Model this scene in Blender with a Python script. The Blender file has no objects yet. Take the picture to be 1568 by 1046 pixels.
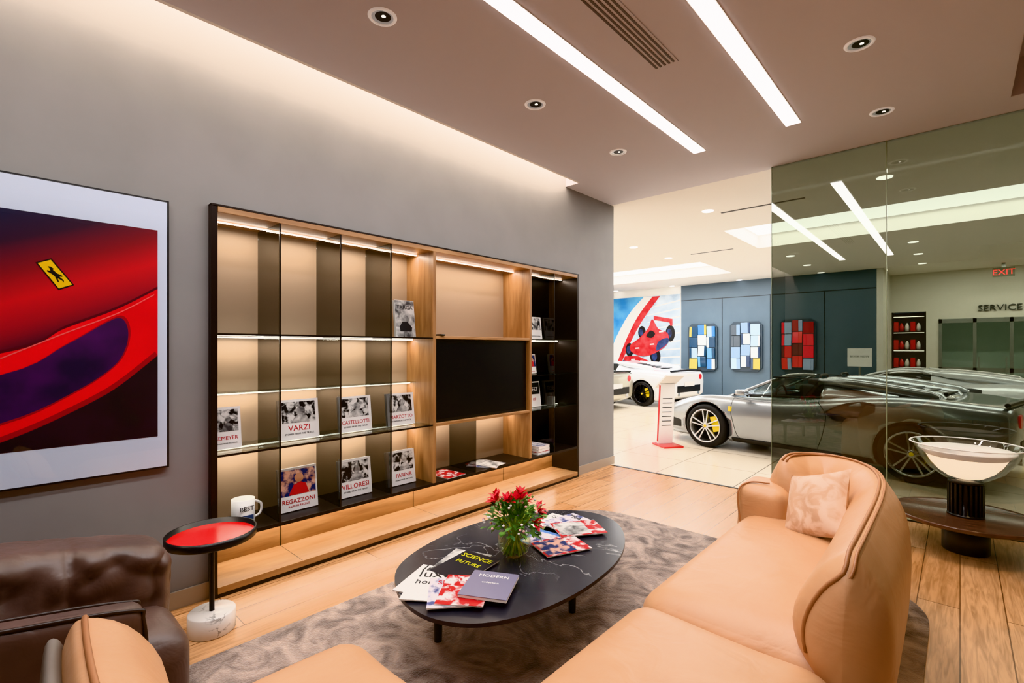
import bpy, bmesh, math, random
from math import sin, cos, pi, radians, sqrt
from mathutils import Matrix, Vector
from mathutils import noise as mnoise
from mathutils.bvhtree import BVHTree
random.seed(7)
scn = bpy.context.scene

# ------------------------------------------------------------------ utils
def srgb(r, g, b):
    def f(c):
        c /= 255.0
        return c/12.92 if c <= .04045 else ((c+.055)/1.055)**2.4
    return (f(r), f(g), f(b), 1)

def newmat(name):
    m = bpy.data.materials.new(name); m.use_nodes = True
    nt = m.node_tree
    return m, nt, nt.nodes['Principled BSDF']

def mat(name, col, rough=.5, metal=0, spec=.5, emit=None, es=0, coat=0, sheen=0, alpha=1):
    m, nt, b = newmat(name)
    b.inputs['Base Color'].default_value = col
    b.inputs['Roughness'].default_value = rough
    b.inputs['Metallic'].default_value = metal
    b.inputs['Specular IOR Level'].default_value = spec
    b.inputs['Coat Weight'].default_value = coat
    b.inputs['Coat Roughness'].default_value = .05
    b.inputs['Sheen Weight'].default_value = sheen
    b.inputs['Alpha'].default_value = alpha
    if emit:
        b.inputs['Emission Color'].default_value = emit
        b.inputs['Emission Strength'].default_value = es
    return m

def noisy(name, c1, c2, scale=5, stretch=(1, 1, 1), rough=.5, bump=0, bscale=None, metal=0, detail=6,
          lo=.35, hi=.65, distortion=0, sheen=0, coat=0, spec=.5, bdist=.01, bump2=0, b2scale=4, b2dist=.02):
    m, nt, b = newmat(name)
    N = nt.nodes; Lk = nt.links
    tc = N.new('ShaderNodeTexCoord'); mp = N.new('ShaderNodeMapping')
    mp.inputs['Scale'].default_value = stretch
    Lk.new(tc.outputs['Object'], mp.inputs['Vector'])
    n = N.new('ShaderNodeTexNoise'); n.inputs['Scale'].default_value = scale
    n.inputs['Detail'].default_value = detail; n.inputs['Distortion'].default_value = distortion
    Lk.new(mp.outputs[0], n.inputs['Vector'])
    r = N.new('ShaderNodeValToRGB')
    r.color_ramp.elements[0].position = lo; r.color_ramp.elements[0].color = c1
    r.color_ramp.elements[1].position = hi; r.color_ramp.elements[1].color = c2
    Lk.new(n.outputs['Fac'], r.inputs[0]); Lk.new(r.outputs[0], b.inputs['Base Color'])
    b.inputs['Roughness'].default_value = rough; b.inputs['Metallic'].default_value = metal
    b.inputs['Sheen Weight'].default_value = sheen; b.inputs['Coat Weight'].default_value = coat
    b.inputs['Specular IOR Level'].default_value = spec
    prev = None
    if bump2:
        n3 = N.new('ShaderNodeTexNoise'); n3.inputs['Scale'].default_value = b2scale
        n3.inputs['Detail'].default_value = 3; n3.inputs['Distortion'].default_value = 1.2
        Lk.new(tc.outputs['Object'], n3.inputs['Vector'])
        bp2 = N.new('ShaderNodeBump'); bp2.inputs['Strength'].default_value = bump2
        bp2.inputs['Distance'].default_value = b2dist
        Lk.new(n3.outputs['Fac'], bp2.inputs['Height']); prev = bp2.outputs[0]
        Lk.new(prev, b.inputs['Normal'])
    if bump:
        n2 = N.new('ShaderNodeTexNoise'); n2.inputs['Scale'].default_value = bscale or scale
        n2.inputs['Detail'].default_value = 5
        Lk.new(mp.outputs[0], n2.inputs['Vector'])
        bp = N.new('ShaderNodeBump'); bp.inputs['Strength'].default_value = bump
        bp.inputs['Distance'].default_value = bdist
        if prev: Lk.new(prev, bp.inputs['Normal'])
        Lk.new(n2.outputs['Fac'], bp.inputs['Height']); Lk.new(bp.outputs[0], b.inputs['Normal'])
    return m

def marble(name, base, vein, scale=3, rough=.15, w=.012):
    m, nt, b = newmat(name); N = nt.nodes; Lk = nt.links
    tc = N.new('ShaderNodeTexCoord')
    n = N.new('ShaderNodeTexNoise'); n.inputs['Scale'].default_value = scale
    n.inputs['Detail'].default_value = 6; n.inputs['Distortion'].default_value = .8
    Lk.new(tc.outputs['Object'], n.inputs['Vector'])
    r = N.new('ShaderNodeValToRGB'); e = r.color_ramp.elements
    e[0].position = .5-w; e[0].color = base; e[1].position = .5; e[1].color = vein
    x = e.new(.5+w); x.color = base
    Lk.new(n.outputs['Fac'], r.inputs[0])
    n2 = N.new('ShaderNodeTexNoise'); n2.inputs['Scale'].default_value = scale*.8
    Lk.new(tc.outputs['Object'], n2.inputs['Vector'])
    r2 = N.new('ShaderNodeValToRGB'); r2.color_ramp.elements[0].position = .45; r2.color_ramp.elements[1].position = .62
    Lk.new(n2.outputs['Fac'], r2.inputs[0])
    mx = N.new('ShaderNodeMix'); mx.data_type = 'RGBA'
    Lk.new(r2.outputs[0], mx.inputs['Factor']); mx.inputs[6].default_value = base
    Lk.new(r.outputs[0], mx.inputs[7]); Lk.new(mx.outputs[2], b.inputs['Base Color'])
    b.inputs['Roughness'].default_value = rough
    return m

def glass(name, tint, ior=1.45, rough=0.0, extra=0.0):
    """architectural glass: tinted see-through + fresnel reflection, same from either face"""
    m = bpy.data.materials.new(name); m.use_nodes = True
    nt = m.node_tree; N = nt.nodes; Lk = nt.links
    N.clear()
    o = N.new('ShaderNodeOutputMaterial'); t = N.new('ShaderNodeBsdfTransparent')
    t.inputs[0].default_value = tint
    g = N.new('ShaderNodeBsdfGlossy'); g.inputs['Roughness'].default_value = rough
    geo = N.new('ShaderNodeNewGeometry'); mr = N.new('ShaderNodeMapRange')
    mr.inputs['To Min'].default_value = ior; mr.inputs['To Max'].default_value = 1/ior
    Lk.new(geo.outputs['Backfacing'], mr.inputs[0])
    f = N.new('ShaderNodeFresnel'); Lk.new(mr.outputs[0], f.inputs['IOR'])
    mx = N.new('ShaderNodeMixShader')
    ad = N.new('ShaderNodeMath'); ad.operation = 'ADD'; ad.use_clamp = True
    ad.inputs[1].default_value = extra
    Lk.new(f.outputs[0], ad.inputs[0]); Lk.new(ad.outputs[0], mx.inputs[0])
    Lk.new(t.outputs[0], mx.inputs[1]); Lk.new(g.outputs[0], mx.inputs[2])
    Lk.new(mx.outputs[0], o.inputs[0])
    return m

def planks(name, c1, c2, mortar, bw, rh, swap=True, rough=.3, grain=True, msize=.003, offset=.5, bump=.1):
    m, nt, b = newmat(name); N = nt.nodes; Lk = nt.links
    tc = N.new('ShaderNodeTexCoord')
    vec = tc.outputs['Object']
    if swap:
        s = N.new('ShaderNodeSeparateXYZ'); c = N.new('ShaderNodeCombineXYZ')
        Lk.new(vec, s.inputs[0]); Lk.new(s.outputs[0], c.inputs[1]); Lk.new(s.outputs[1], c.inputs[0])
        vec = c.outputs[0]
    br = N.new('ShaderNodeTexBrick'); br.offset = offset
    br.inputs['Scale'].default_value = 1
    br.inputs['Brick Width'].default_value = bw; br.inputs['Row Height'].default_value = rh
    br.inputs['Mortar Size'].default_value = msize; br.inputs['Mortar Smooth'].default_value = .1
    br.inputs['Color1'].default_value = c1; br.inputs['Color2'].default_value = c2
    br.inputs['Mortar'].default_value = mortar
    Lk.new(vec, br.inputs['Vector'])
    col = br.outputs['Color']
    if grain:
        for sc_, st, lo_, fc in ((2.5, (1.2, 14, 1), .64, .9), (1.3, (.9, 5, 1), .82, .85)):
            mp = N.new('ShaderNodeMapping'); mp.inputs['Scale'].default_value = st
            Lk.new(vec, mp.inputs[0])
            n = N.new('ShaderNodeTexNoise'); n.inputs['Scale'].default_value = sc_; n.inputs['Detail'].default_value = 8
            n.inputs['Distortion'].default_value = 1.6
            Lk.new(mp.outputs[0], n.inputs['Vector'])
            r = N.new('ShaderNodeValToRGB'); r.color_ramp.elements[0].position = .32; r.color_ramp.elements[1].position = .62
            r.color_ramp.elements[0].color = (lo_, lo_*.95, lo_*.9, 1); r.color_ramp.elements[1].color = (1.05, 1.05, 1.05, 1)
            Lk.new(n.outputs['Fac'], r.inputs[0])
            mx = N.new('ShaderNodeMix'); mx.data_type = 'RGBA'; mx.blend_type = 'MULTIPLY'; mx.inputs['Factor'].default_value = fc
            Lk.new(col, mx.inputs[6]); Lk.new(r.outputs[0], mx.inputs[7]); col = mx.outputs[2]
    Lk.new(col, b.inputs['Base Color'])
    b.inputs['Roughness'].default_value = rough
    bp = N.new('ShaderNodeBump'); bp.inputs['Strength'].default_value = bump; bp.inputs['Distance'].default_value = .003
    bp.invert = True
    Lk.new(br.outputs['Fac'], bp.inputs['Height']); Lk.new(bp.outputs[0], b.inputs['Normal'])
    return m

class MB:
    def __init__(s): s.v = []; s.f = []; s.m = []; s.sm = []; s.mats = []; s.M = Matrix()
    def mi(s, m):
        if m not in s.mats: s.mats.append(m)
        return s.mats.index(m)
    def add(s, vs, fs, m, smooth=False, M=None):
        T = s.M @ M if M is not None else s.M
        b = len(s.v)
        s.v += [T @ Vector(p) for p in vs]
        k = s.mi(m) if not isinstance(m, list) else None
        for i, f in enumerate(fs):
            s.f.append([b+j for j in f]); s.m.append(k if k is not None else s.mi(m[i])); s.sm.append(smooth)
    def box(s, x0, x1, y0, y1, z0, z1, m, M=None):
        vs = [(x, y, z) for x in (x0, x1) for y in (y0, y1) for z in (z0, z1)]
        s.add(vs, [(0, 1, 3, 2), (4, 6, 7, 5), (0, 4, 5, 1), (2, 3, 7, 6), (0, 2, 6, 4), (1, 5, 7, 3)], m, False, M)
    def prism(s, pts, z0, z1, m, M=None, smooth=False):
        n = len(pts)
        vs = [(p[0], p[1], z0) for p in pts]+[(p[0], p[1], z1) for p in pts]
        s.add(vs, [tuple(range(n))[::-1], tuple(range(n, 2*n))], m, False, M)
        s.add(vs, [(i, (i+1) % n, n+(i+1) % n, n+i) for i in range(n)], m, smooth, M)
    def poly(s, pts, m, M=None): s.add(pts, [tuple(range(len(pts)))], m, False, M)
    def lathe(s, prof, m, c=(0, 0, 0), seg=48, M=None, smooth=True):
        vs = []; fs = []
        for r, z in prof:
            for i in range(seg):
                a = 2*pi*i/seg; vs.append((c[0]+r*cos(a), c[1]+r*sin(a), c[2]+z))
        n = len(prof)
        for k in range(n-1):
            for i in range(seg):
                j = (i+1) % seg
                fs.append((k*seg+i, k*seg+j, (k+1)*seg+j, (k+1)*seg+i))
        s.add(vs, fs, m, smooth, M)
    def cyl(s, c, r, z0, z1, m, r2=None, seg=40, M=None):
        r2 = r if r2 is None else r2
        p0 = [(c[0]+r*cos(2*pi*i/seg), c[1]+r*sin(2*pi*i/seg), z0) for i in range(seg)]
        p1 = [(c[0]+r2*cos(2*pi*i/seg), c[1]+r2*sin(2*pi*i/seg), z1) for i in range(seg)]
        s.add(p0+p1, [tuple(range(seg))[::-1], tuple(range(seg, 2*seg))], m, False, M)
        s.add(p0+p1, [(i, (i+1) % seg, seg+(i+1) % seg, seg+i) for i in range(seg)], m, True, M)
    def grid(s, fn, nu, nv, m, smooth=True, M=None):
        vs = [fn(i/(nu-1), j/(nv-1)) for i in range(nu) for j in range(nv)]
        fs = []
        for i in range(nu-1):
            for j in range(nv-1):
                fs.append((i*nv+j, (i+1)*nv+j, (i+1)*nv+j+1, i*nv+j+1))
        s.add(vs, fs, m, smooth, M)
    def tube(s, pts, r, m, seg=8, M=None, closed=False):
        pts = [Vector(p) for p in pts]; n = len(pts); vs = []; fs = []
        up = Vector((0, 0, 1)); pa = None
        for i, p in enumerate(pts):
            if closed: t = pts[(i+1) % n]-pts[i-1]
            else: t = pts[min(i+1, n-1)]-pts[max(i-1, 0)]
            t.normalize()
            a = (pa-t*pa.dot(t)) if pa is not None else t.cross(up)
            if a.length < .05: a = t.cross(Vector((1, 0, 0)))
            a.normalize(); pa = a; b = t.cross(a)
            rr = r[i] if isinstance(r, (list, tuple)) else r
            for k in range(seg):
                an = 2*pi*k/seg; vs.append(p+a*cos(an)*rr+b*sin(an)*rr)
        for i in range(n if closed else n-1):
            for k in range(seg):
                i2 = (i+1) % n
                fs.append((i*seg+k, i*seg+(k+1) % seg, i2*seg+(k+1) % seg, i2*seg+k))
        if not closed:
            fs.append(tuple(range(seg))); fs.append(tuple((n-1)*seg+k for k in range(seg))[::-1])
        s.add(vs, fs, m, True, M)
    def rbox(s, c, h, r, m, n=14, puff=0, M=None, fn=None):
        key = {}; vs = []; fs = []
        def vert(p):
            q = [sin(x*pi/2) for x in p]
            w = [q[i]*h[i] for i in range(3)]
            inn = [max(-(h[i]-r), min(h[i]-r, w[i])) for i in range(3)]
            d = Vector([w[i]-inn[i] for i in range(3)])
            if d.length > 1e-9:
                L = d.length; mx = max(abs(x) for x in d)
                d = d/L*mx
            P = [inn[i]+d[i] for i in range(3)]
            if puff: P[2] += puff*(1-q[0]**2)*(1-q[1]**2)*max(0, q[2])
            P = Vector((P[0]+c[0], P[1]+c[1], P[2]+c[2]))
            if fn: P = fn(P)
            k = (round(p[0], 5), round(p[1], 5), round(p[2], 5))
            if k not in key: key[k] = len(vs); vs.append(P)
            return key[k]
        for ax in range(3):
            for sg in (-1, 1):
                o = [i for i in range(3) if i != ax]
                def pt(i, j):
                    p = [0, 0, 0]; p[ax] = sg; p[o[0]] = -1+2*i/n; p[o[1]] = -1+2*j/n
                    return vert(p)
                for i in range(n):
                    for j in range(n):
                        q4 = (pt(i, j), pt(i+1, j), pt(i+1, j+1), pt(i, j+1))
                        if (sg > 0) == (ax == 1): q4 = q4[::-1]
                        fs.append(q4)
        s.add(vs, fs, m, True, M)
    def text(s, txt, size, m, M, ext=.0005, align='CENTER', fit=None):
        cu = bpy.data.curves.new('t', 'FONT'); cu.body = txt; cu.size = size; cu.align_x = align; cu.extrude = ext
        cu.resolution_u = 2
        ob = bpy.data.objects.new('t', cu); scn.collection.objects.link(ob)
        bpy.context.view_layer.update()
        me = bpy.data.meshes.new_from_object(ob.evaluated_get(bpy.context.evaluated_depsgraph_get()))
        V = [v.co.copy() for v in me.vertices]
        if fit and V:
            w = max(v.x for v in V)-min(v.x for v in V)
            if w > fit:
                for v in V: v.x *= fit/w; v.y *= max(fit/w, .75)
        s.add(V, [tuple(p.vertices) for p in me.polygons], m, False, M)
        bpy.data.objects.remove(ob); bpy.data.curves.remove(cu); bpy.data.meshes.remove(me)
    def build(s, name, bevel=0, parent=None, subsurf=0, normals=True):
        me = bpy.data.meshes.new(name)
        me.from_pydata([tuple(v) for v in s.v], [], s.f)
        for m in s.mats: me.materials.append(m)
        for i, p in enumerate(me.polygons):
            p.material_index = s.m[i]; p.use_smooth = s.sm[i]
        if normals:
            bm = bmesh.new(); bm.from_mesh(me)
            bmesh.ops.recalc_face_normals(bm, faces=bm.faces); bm.to_mesh(me); bm.free()
        me.update()
        ob = bpy.data.objects.new(name, me); scn.collection.objects.link(ob)
        if bevel:
            md = ob.modifiers.new('bevel', 'BEVEL'); md.width = bevel; md.segments = 2; md.limit_method = 'ANGLE'
            md.angle_limit = radians(50)
        if subsurf:
            md = ob.modifiers.new('sub', 'SUBSURF'); md.levels = subsurf; md.render_levels = subsurf
        if parent:
            ob.parent = parent; ob.matrix_parent_inverse = Matrix.Translation(-parent.location)
        return ob

def empty(name, loc=(0, 0, 0)):
    e = bpy.data.objects.new(name, None); e.location = loc; e.empty_display_size = .2
    scn.collection.objects.link(e); return e

def catmull(pts, n=8, closed=False):
    P = [Vector(p) for p in pts]; N = len(P); out = []
    rng = N if closed else N-1
    for i in range(rng):
        if closed: a, b, c, d = P[i-1], P[i], P[(i+1) % N], P[(i+2) % N]
        else: a, b, c, d = P[max(i-1, 0)], P[i], P[i+1], P[min(i+2, N-1)]
        for k in range(n):
            t = k/n
            out.append(.5*((2*b)+(c-a)*t+(2*a-5*b+4*c-d)*t*t+(3*b-a-3*c+d)*t**3))
    if not closed: out.append(P[-1])
    return out

def area(name, loc, sx, sy, power, col=(1, 1, 1), rot=(0, 0, 0), spread=180):
    l = bpy.data.lights.new(name, 'AREA'); l.shape = 'RECTANGLE'; l.size = sx; l.size_y = sy
    l.energy = power; l.color = col; l.spread = radians(spread)
    o = bpy.data.objects.new(name, l); o.location = loc; o.rotation_euler = rot
    scn.collection.objects.link(o); return o

def spot(name, loc, power, col=(1, .85, .65), angle=80, blend=.7, rot=(0, 0, 0), r=.04):
    l = bpy.data.lights.new(name, 'SPOT'); l.energy = power; l.color = col; l.spot_size = radians(angle)
    l.spot_blend = blend; l.shadow_soft_size = r
    o = bpy.data.objects.new(name, l); o.location = loc; o.rotation_euler = rot
    scn.collection.objects.link(o); return o

def faceX(x, y, z, tilt=0):
    R = Matrix(((0, 0, 1, x), (1, 0, 0, y), (0, 1, 0, z), (0, 0, 0, 1)))
    return R @ Matrix.Rotation(-tilt, 4, 'X')

# ------------------------------------------------------------------ materials
m_wall = noisy('wall_paint', srgb(134, 132, 132), srgb(139, 137, 137), 3, rough=.6)
m_ceil = mat('ceiling_paint', srgb(206, 202, 207), .8)
m_ceil2 = mat('ceiling_white', srgb(232, 227, 220), .8)
m_woodfloor = planks('oak_floor', srgb(204, 160, 120), srgb(188, 140, 98), srgb(112, 78, 52), 1.9, .19, True, .26)
m_tile = planks('beige_tile', srgb(228, 215, 196), srgb(222, 208, 188), srgb(130, 118, 104), .9, .9, False, .15, False, .007, 0, .1)
m_wood = noisy('oak_veneer', srgb(134, 94, 62), srgb(176, 134, 94), 3, (6, 6, .7), .4, detail=8, distortion=.6, lo=.3, hi=.7)
m_woodh = noisy('oak_veneer_horizontal', srgb(152, 110, 74), srgb(188, 146, 104), 3, (6, .7, 6), .4, detail=8, distortion=.6, lo=.3, hi=.7)
m_back = mat('tan_back_panel', srgb(160, 137, 116), .55)
m_dark = mat('bronze_metal', srgb(44, 38, 36), .35, .6)
m_black = mat('black_satin', srgb(20, 20, 22), .35)
m_grey = mat('mid_grey', srgb(96, 92, 92), .6)
m_smoke = glass('smoked_glass', (.44, .45, .45, 1), 1.5, extra=.02)
m_smoke2 = glass('clear_grey_glass', (.80, .84, .82, 1), 1.5)
m_tint = glass('tinted_partition_glass', (.49, .51, .46, 1), 1.5, extra=.035)
m_clear = glass('clear_glass', (.98, .985, .985, 1), 1.45)
m_led = mat('led_warm', (1, 1, 1, 1), .5, emit=(1, .92, .80, 1), es=9)
m_ledw = mat('led_white', (1, 1, 1, 1), .5, emit=(1, .98, .99, 1), es=6)
m_white = mat('white_paint', srgb(240, 238, 234), .45)
m_paper = mat('paper', srgb(238, 236, 234), .5)
m_red = mat('red_gloss', srgb(200, 12, 14), .25, coat=.5)
m_redink = mat('red_ink', srgb(190, 30, 34), .5)
m_blackink = mat('black_ink', srgb(25, 25, 28), .5)
m_photo = noisy('bw_photo', srgb(14, 14, 16), srgb(225, 223, 220), 22, rough=.4, lo=.44, hi=.58, detail=7, distortion=.5)
m_photog = noisy('bw_photo_soft', srgb(70, 70, 72), srgb(215, 213, 210), 14, rough=.4, lo=.35, hi=.65, detail=6, distortion=.5)
m_cover = noisy('colour_cover', srgb(178, 24, 30), srgb(228, 222, 222), 20, rough=.3, lo=.48, hi=.60, detail=7, distortion=.6)
m_cover2 = noisy('colour_cover_pale', srgb(222, 214, 218), srgb(70, 80, 130), 18, rough=.3, lo=.46, hi=.62, detail=7)
m_cover3 = noisy('colour_cover_team', srgb(30, 50, 100), srgb(220, 170, 150), 20, rough=.3, lo=.44, hi=.58, detail=6)
m_marbleb = marble('black_marble', srgb(54, 54, 60), srgb(170, 168, 166), 2.6, .24, .0035)
m_marblew = marble('white_marble', srgb(232, 228, 224), srgb(150, 146, 142), 9, .25, .03)
m_peach = noisy('tan_leather', srgb(194, 147, 110), srgb(203, 157, 120), 4, rough=.38, bump=.12, bscale=140, bdist=.002, bump2=.28, b2scale=5, b2dist=.025)
m_peachp = mat('leather_piping', srgb(164, 114, 80), .45)
m_brown = noisy('brown_leather', srgb(78, 63, 58), srgb(94, 76, 70), 4, rough=.42, bump=.15, bscale=130, bdist=.002, bump2=.3, b2scale=7, b2dist=.02)
m_brownp = mat('brown_piping', srgb(46, 35, 32), .4)
m_stitch = mat('cream_stitch', srgb(200, 180, 150), .6)
m_rug = noisy('silk_rug', srgb(86, 68, 60), srgb(180, 158, 146), 4.5, rough=.8, bump=1, bscale=110, detail=10, lo=.34, hi=.66, distortion=2.2, sheen=.4, bdist=.012, bump2=.5, b2scale=6, b2dist=.03)
m_pillow = noisy('pillow_fabric', srgb(200, 160, 132), srgb(224, 194, 172), 9, rough=.6, lo=.42, hi=.58, distortion=1.5, detail=3)
m_alu = mat('aluminium', srgb(150, 155, 150), .35, .7)

# ------------------------------------------------------------------ room shell
CH = 3.35
b = MB(); b.box(-12, 8, -3.2, 5.45, -.1, 0, m_woodfloor); b.build('floor')
b = MB(); b.box(-12, 8, 5.45, 16.5, -.1, 0, m_tile); b.build('floor_showroom')
b = MB(); b.box(-3.28, 3, 5.43, 5.47, 0, .004, m_dark); b.build('trim_floor_track')
WL = -3.32
b = MB()
b.box(-3.9, WL, -3.2, .905, 0, 3.7, m_wall)
b.box(-3.9, WL, .905, 4.69, 2.365, 3.7, m_wall)
b.box(-3.9, WL, 4.69, 5.55, 0, 3.7, m_wall)
b.box(-3.9, -3.70, .905, 4.69, 0, 2.365, m_wall)
b.build('wall_left')
b = MB()
m_base = mat('baseboard_taupe', srgb(168, 152, 136), .5)
b.box(WL, WL+.012, -3.1, .905, 0, .1, m_base); b.box(WL, WL+.012, 4.69, 5.55, 0, .1, m_base)
b.build('baseboard_left')
b = MB(); b.box(-3.9, 3.2, -3.3, -3.1, 0, 3.7, m_wall); b.build('wall_back')
b = MB(); b.box(3.0, 3.2, -3.1, 5.55, 0, 3.7, m_wall); b.build('wall_right')
b = MB()
b.box(-3.12, .27, -3.1, 5.5, CH, CH+.08, m_ceil)
b.box(.27, 3.0, 5.12, 5.5, CH, CH+.08, m_ceil)
b.box(1.6, 3.0, -3.1, 5.12, CH, CH+.08, m_ceil)
b.box(.27, 1.6, -3.1, 5.12, 3.62, 3.7, m_ceil)
b.box(.23, .276, -3.1, 5.126, CH+.001, 3.7, m_ceil); b.box(1.594, 1.64, -3.1, 5.126, CH+.001, 3.7, m_ceil)
b.box(.27, 1.6, 5.114, 5.16, CH+.001, 3.7, m_ceil)
b.box(WL, -3.12, 4.5, 5.5, CH, CH+.35, m_ceil)
b.box(WL, -3.12, -3.1, 4.5, 3.66, 3.7, m_ceil2)
b.box(-3.15, -3.118, -3.1, 4.5, CH+.001, 3.7, m_ceil2)
b.build('ceiling')
b = MB()
def ceil_holes(b, x0, x1, y0, y1, holes, z, m):
    xs = sorted(set([x0, x1]+[h[0] for h in holes]+[h[1] for h in holes]))
    ys = sorted(set([y0, y1]+[h[2] for h in holes]+[h[3] for h in holes]))
    for i in range(len(xs)-1):
        for j in range(len(ys)-1):
            cx = (xs[i]+xs[i+1])/2; cy = (ys[j]+ys[j+1])/2
            if any(h[0] < cx < h[1] and h[2] < cy < h[3] for h in holes): continue
            b.box(xs[i], xs[i+1], ys[j], ys[j+1], z, z+.08, m)
holes = [(-2.75, 3.6, 7.9, 9.7), (-8.2, -4.1, 10.4, 12.4), (-9, -5.4, 7.0, 8.8)]
ceil_holes(b, -12, 8, 5.5, 16.5, holes, CH, m_ceil2)
for h in holes:
    b.box(h[0]-.03, h[0]+.006, h[2]-.03, h[3]+.03, CH+.001, CH+.25, m_ceil2); b.box(h[1]-.006, h[1]+.03, h[2]-.03, h[3]+.03, CH+.001, CH+.25, m_ceil2)
    b.box(h[0], h[1], h[2]-.03, h[2]+.006, CH+.001, CH+.25, m_ceil2); b.box(h[0], h[1], h[3]-.006, h[3]+.03, CH+.001, CH+.25, m_ceil2)
b.build('ceiling_showroom')
b = MB()
m_sky = mat('skylight_panel', (1, 1, 1, 1), .5, emit=(.96, .98, 1, 1), es=3.4)
for h in holes: b.box(h[0]-.02, h[1]+.02, h[2]-.02, h[3]+.02, CH+.24, CH+.27, m_sky)
b.build('skylight_panels')

m_slate = noisy('slate_blue_wall', srgb(78, 96, 110), srgb(82, 100, 114), 2, rough=.45)
m_green = mat('pale_wall', srgb(214, 212, 202), .6)
b = MB(); b.box(-6.09, -1.42, 14.0, 14.15, 0, CH, m_slate); b.build('wall_slate')
b = MB(); b.box(-12, -6.09, 14.02, 14.15, 0, CH, m_white); b.build('wall_poster')
b = MB()
for x in (-4.9, -3.67, -2.45): b.box(x-.006, x+.006, 13.99, 14.0, 0, 2.92, m_black)
b.box(-6.09, -1.42, 13.99, 14.0, 2.9, 2.915, m_black)
b.build('trim_wall_joints')
b = MB()
b.prism([(-1.42, 14.0), (-1.3, 14.0), (-1.3, 15.6), (-1.42, 15.6)], 0, CH, m_green)
b.box(-1.42, -1.28, 15.6, 15.75, 0, CH, m_green)
b.box(-1.28, -.61, 15.6, 15.75, 2.4, CH, m_green)
b.box(-.61, -.38, 15.6, 15.75, 0, CH, m_green)
b.box(-.38, 3.2, 15.6, 15.75, 2.2, CH, m_green)
b.box(3.2, 8, 15.6, 15.75, 0, CH, m_green)
b.box(-1.28, -.61, 16.0, 16.1, 0, 2.4, m_grey)
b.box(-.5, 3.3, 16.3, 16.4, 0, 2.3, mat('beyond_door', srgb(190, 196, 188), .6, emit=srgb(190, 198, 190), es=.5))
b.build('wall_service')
b = MB(); b.box(-12.1, -12, 5.5, 16.5, 0, 3.7, m_white); b.build('wall_west')
b = MB(); b.box(8, 8.1, 5.5, 16.5, 0, 3.7, m_green); b.build('wall_east')
b = MB(); b.box(-12, -3.9, 5.45, 5.55, 0, 3.7, m_white); b.box(3.2, 8, 5.45, 5.55, 0, 3.7, m_white); b.build('wall_front')

b = MB()
m_gedge = mat('glass_edge', srgb(150, 158, 130), .2)
b.box(-1.414, -.485, 5.444, 5.456, .004, CH, m_tint)
b.box(-.478, 3.0, 5.444, 5.456, .004, CH, m_tint)
b.box(-.4845, -.4785, 5.443, 5.457, .004, CH, m_gedge)
b.box(-1.417, -1.414, 5.443, 5.457, .004, CH, m_gedge)
b.build('glass_partition')

b = MB()
for x in (-.38, .22, .82, 1.42, 2.02, 2.62, 3.16): b.box(x, x+.06, 15.58, 15.66, 0, 2.2, m_alu)
for z in (0, .95, 2.1): b.box(-.38, 3.2, 15.58, 15.66, z, z+.1, m_alu)
b.box(-.38, 3.2, 15.61, 15.62, 0, 2.2, m_smoke2)
for x in (.30, .75, 1.5, 1.95): b.box(x, x+.03, 15.55, 15.57, .9, 1.3, m_alu)
b.build('door_1')
m_letter = mat('sign_letters', srgb(70, 74, 74), .4)
b = MB(); b.text('SERVICE', .2, m_letter, Matrix.Translation((.66, 15.58, 2.36)) @ Matrix.Rotation(pi/2, 4, 'X'), .02); b.build('service_sign')
b = MB()
m_exit = mat('exit_red', srgb(220, 20, 20), .5, emit=(1, .05, .04, 1), es=3)
b.box(.52, .86, 14.9, 14.93, 3.05, 3.25, m_smoke2); b.box(.66, .72, 14.9, 14.93, 3.25, CH, m_alu)
b.text('EXIT', .17, m_exit, Matrix.Translation((.69, 14.89, 3.09)) @ Matrix.Rotation(pi/2, 4, 'X'), .004); b.build('exit_sign')
b = MB()
for z in (.5, 1.0, 1.45, 1.9, 2.3):
    b.box(-1.25, -.64, 15.62, 15.95, z, z+.02, m_dark)
    if z < 2.2:
        for k in range(5):
            x = -1.2+.11*k
            if k % 3 == 0: b.box(x-.04, x+.05, 15.68, 15.8, z+.02, z+.26, m_red)
            else: b.lathe([(0, .02), (.04, .02), (.05, .12), (.03, .2), (0, .24)], m_red if k % 2 else m_white, (x, 15.75, z), 10)
    b.box(-1.24, -.65, 15.64, 15.66, z-.02, z-.01, m_led)
b.box(-1.27, -1.25, 15.62, 15.95, 0, 2.4, m_dark); b.box(-.63, -.61, 15.62, 15.95, 0, 2.4, m_dark)
b.build('merchandise_cabinet')

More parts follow.
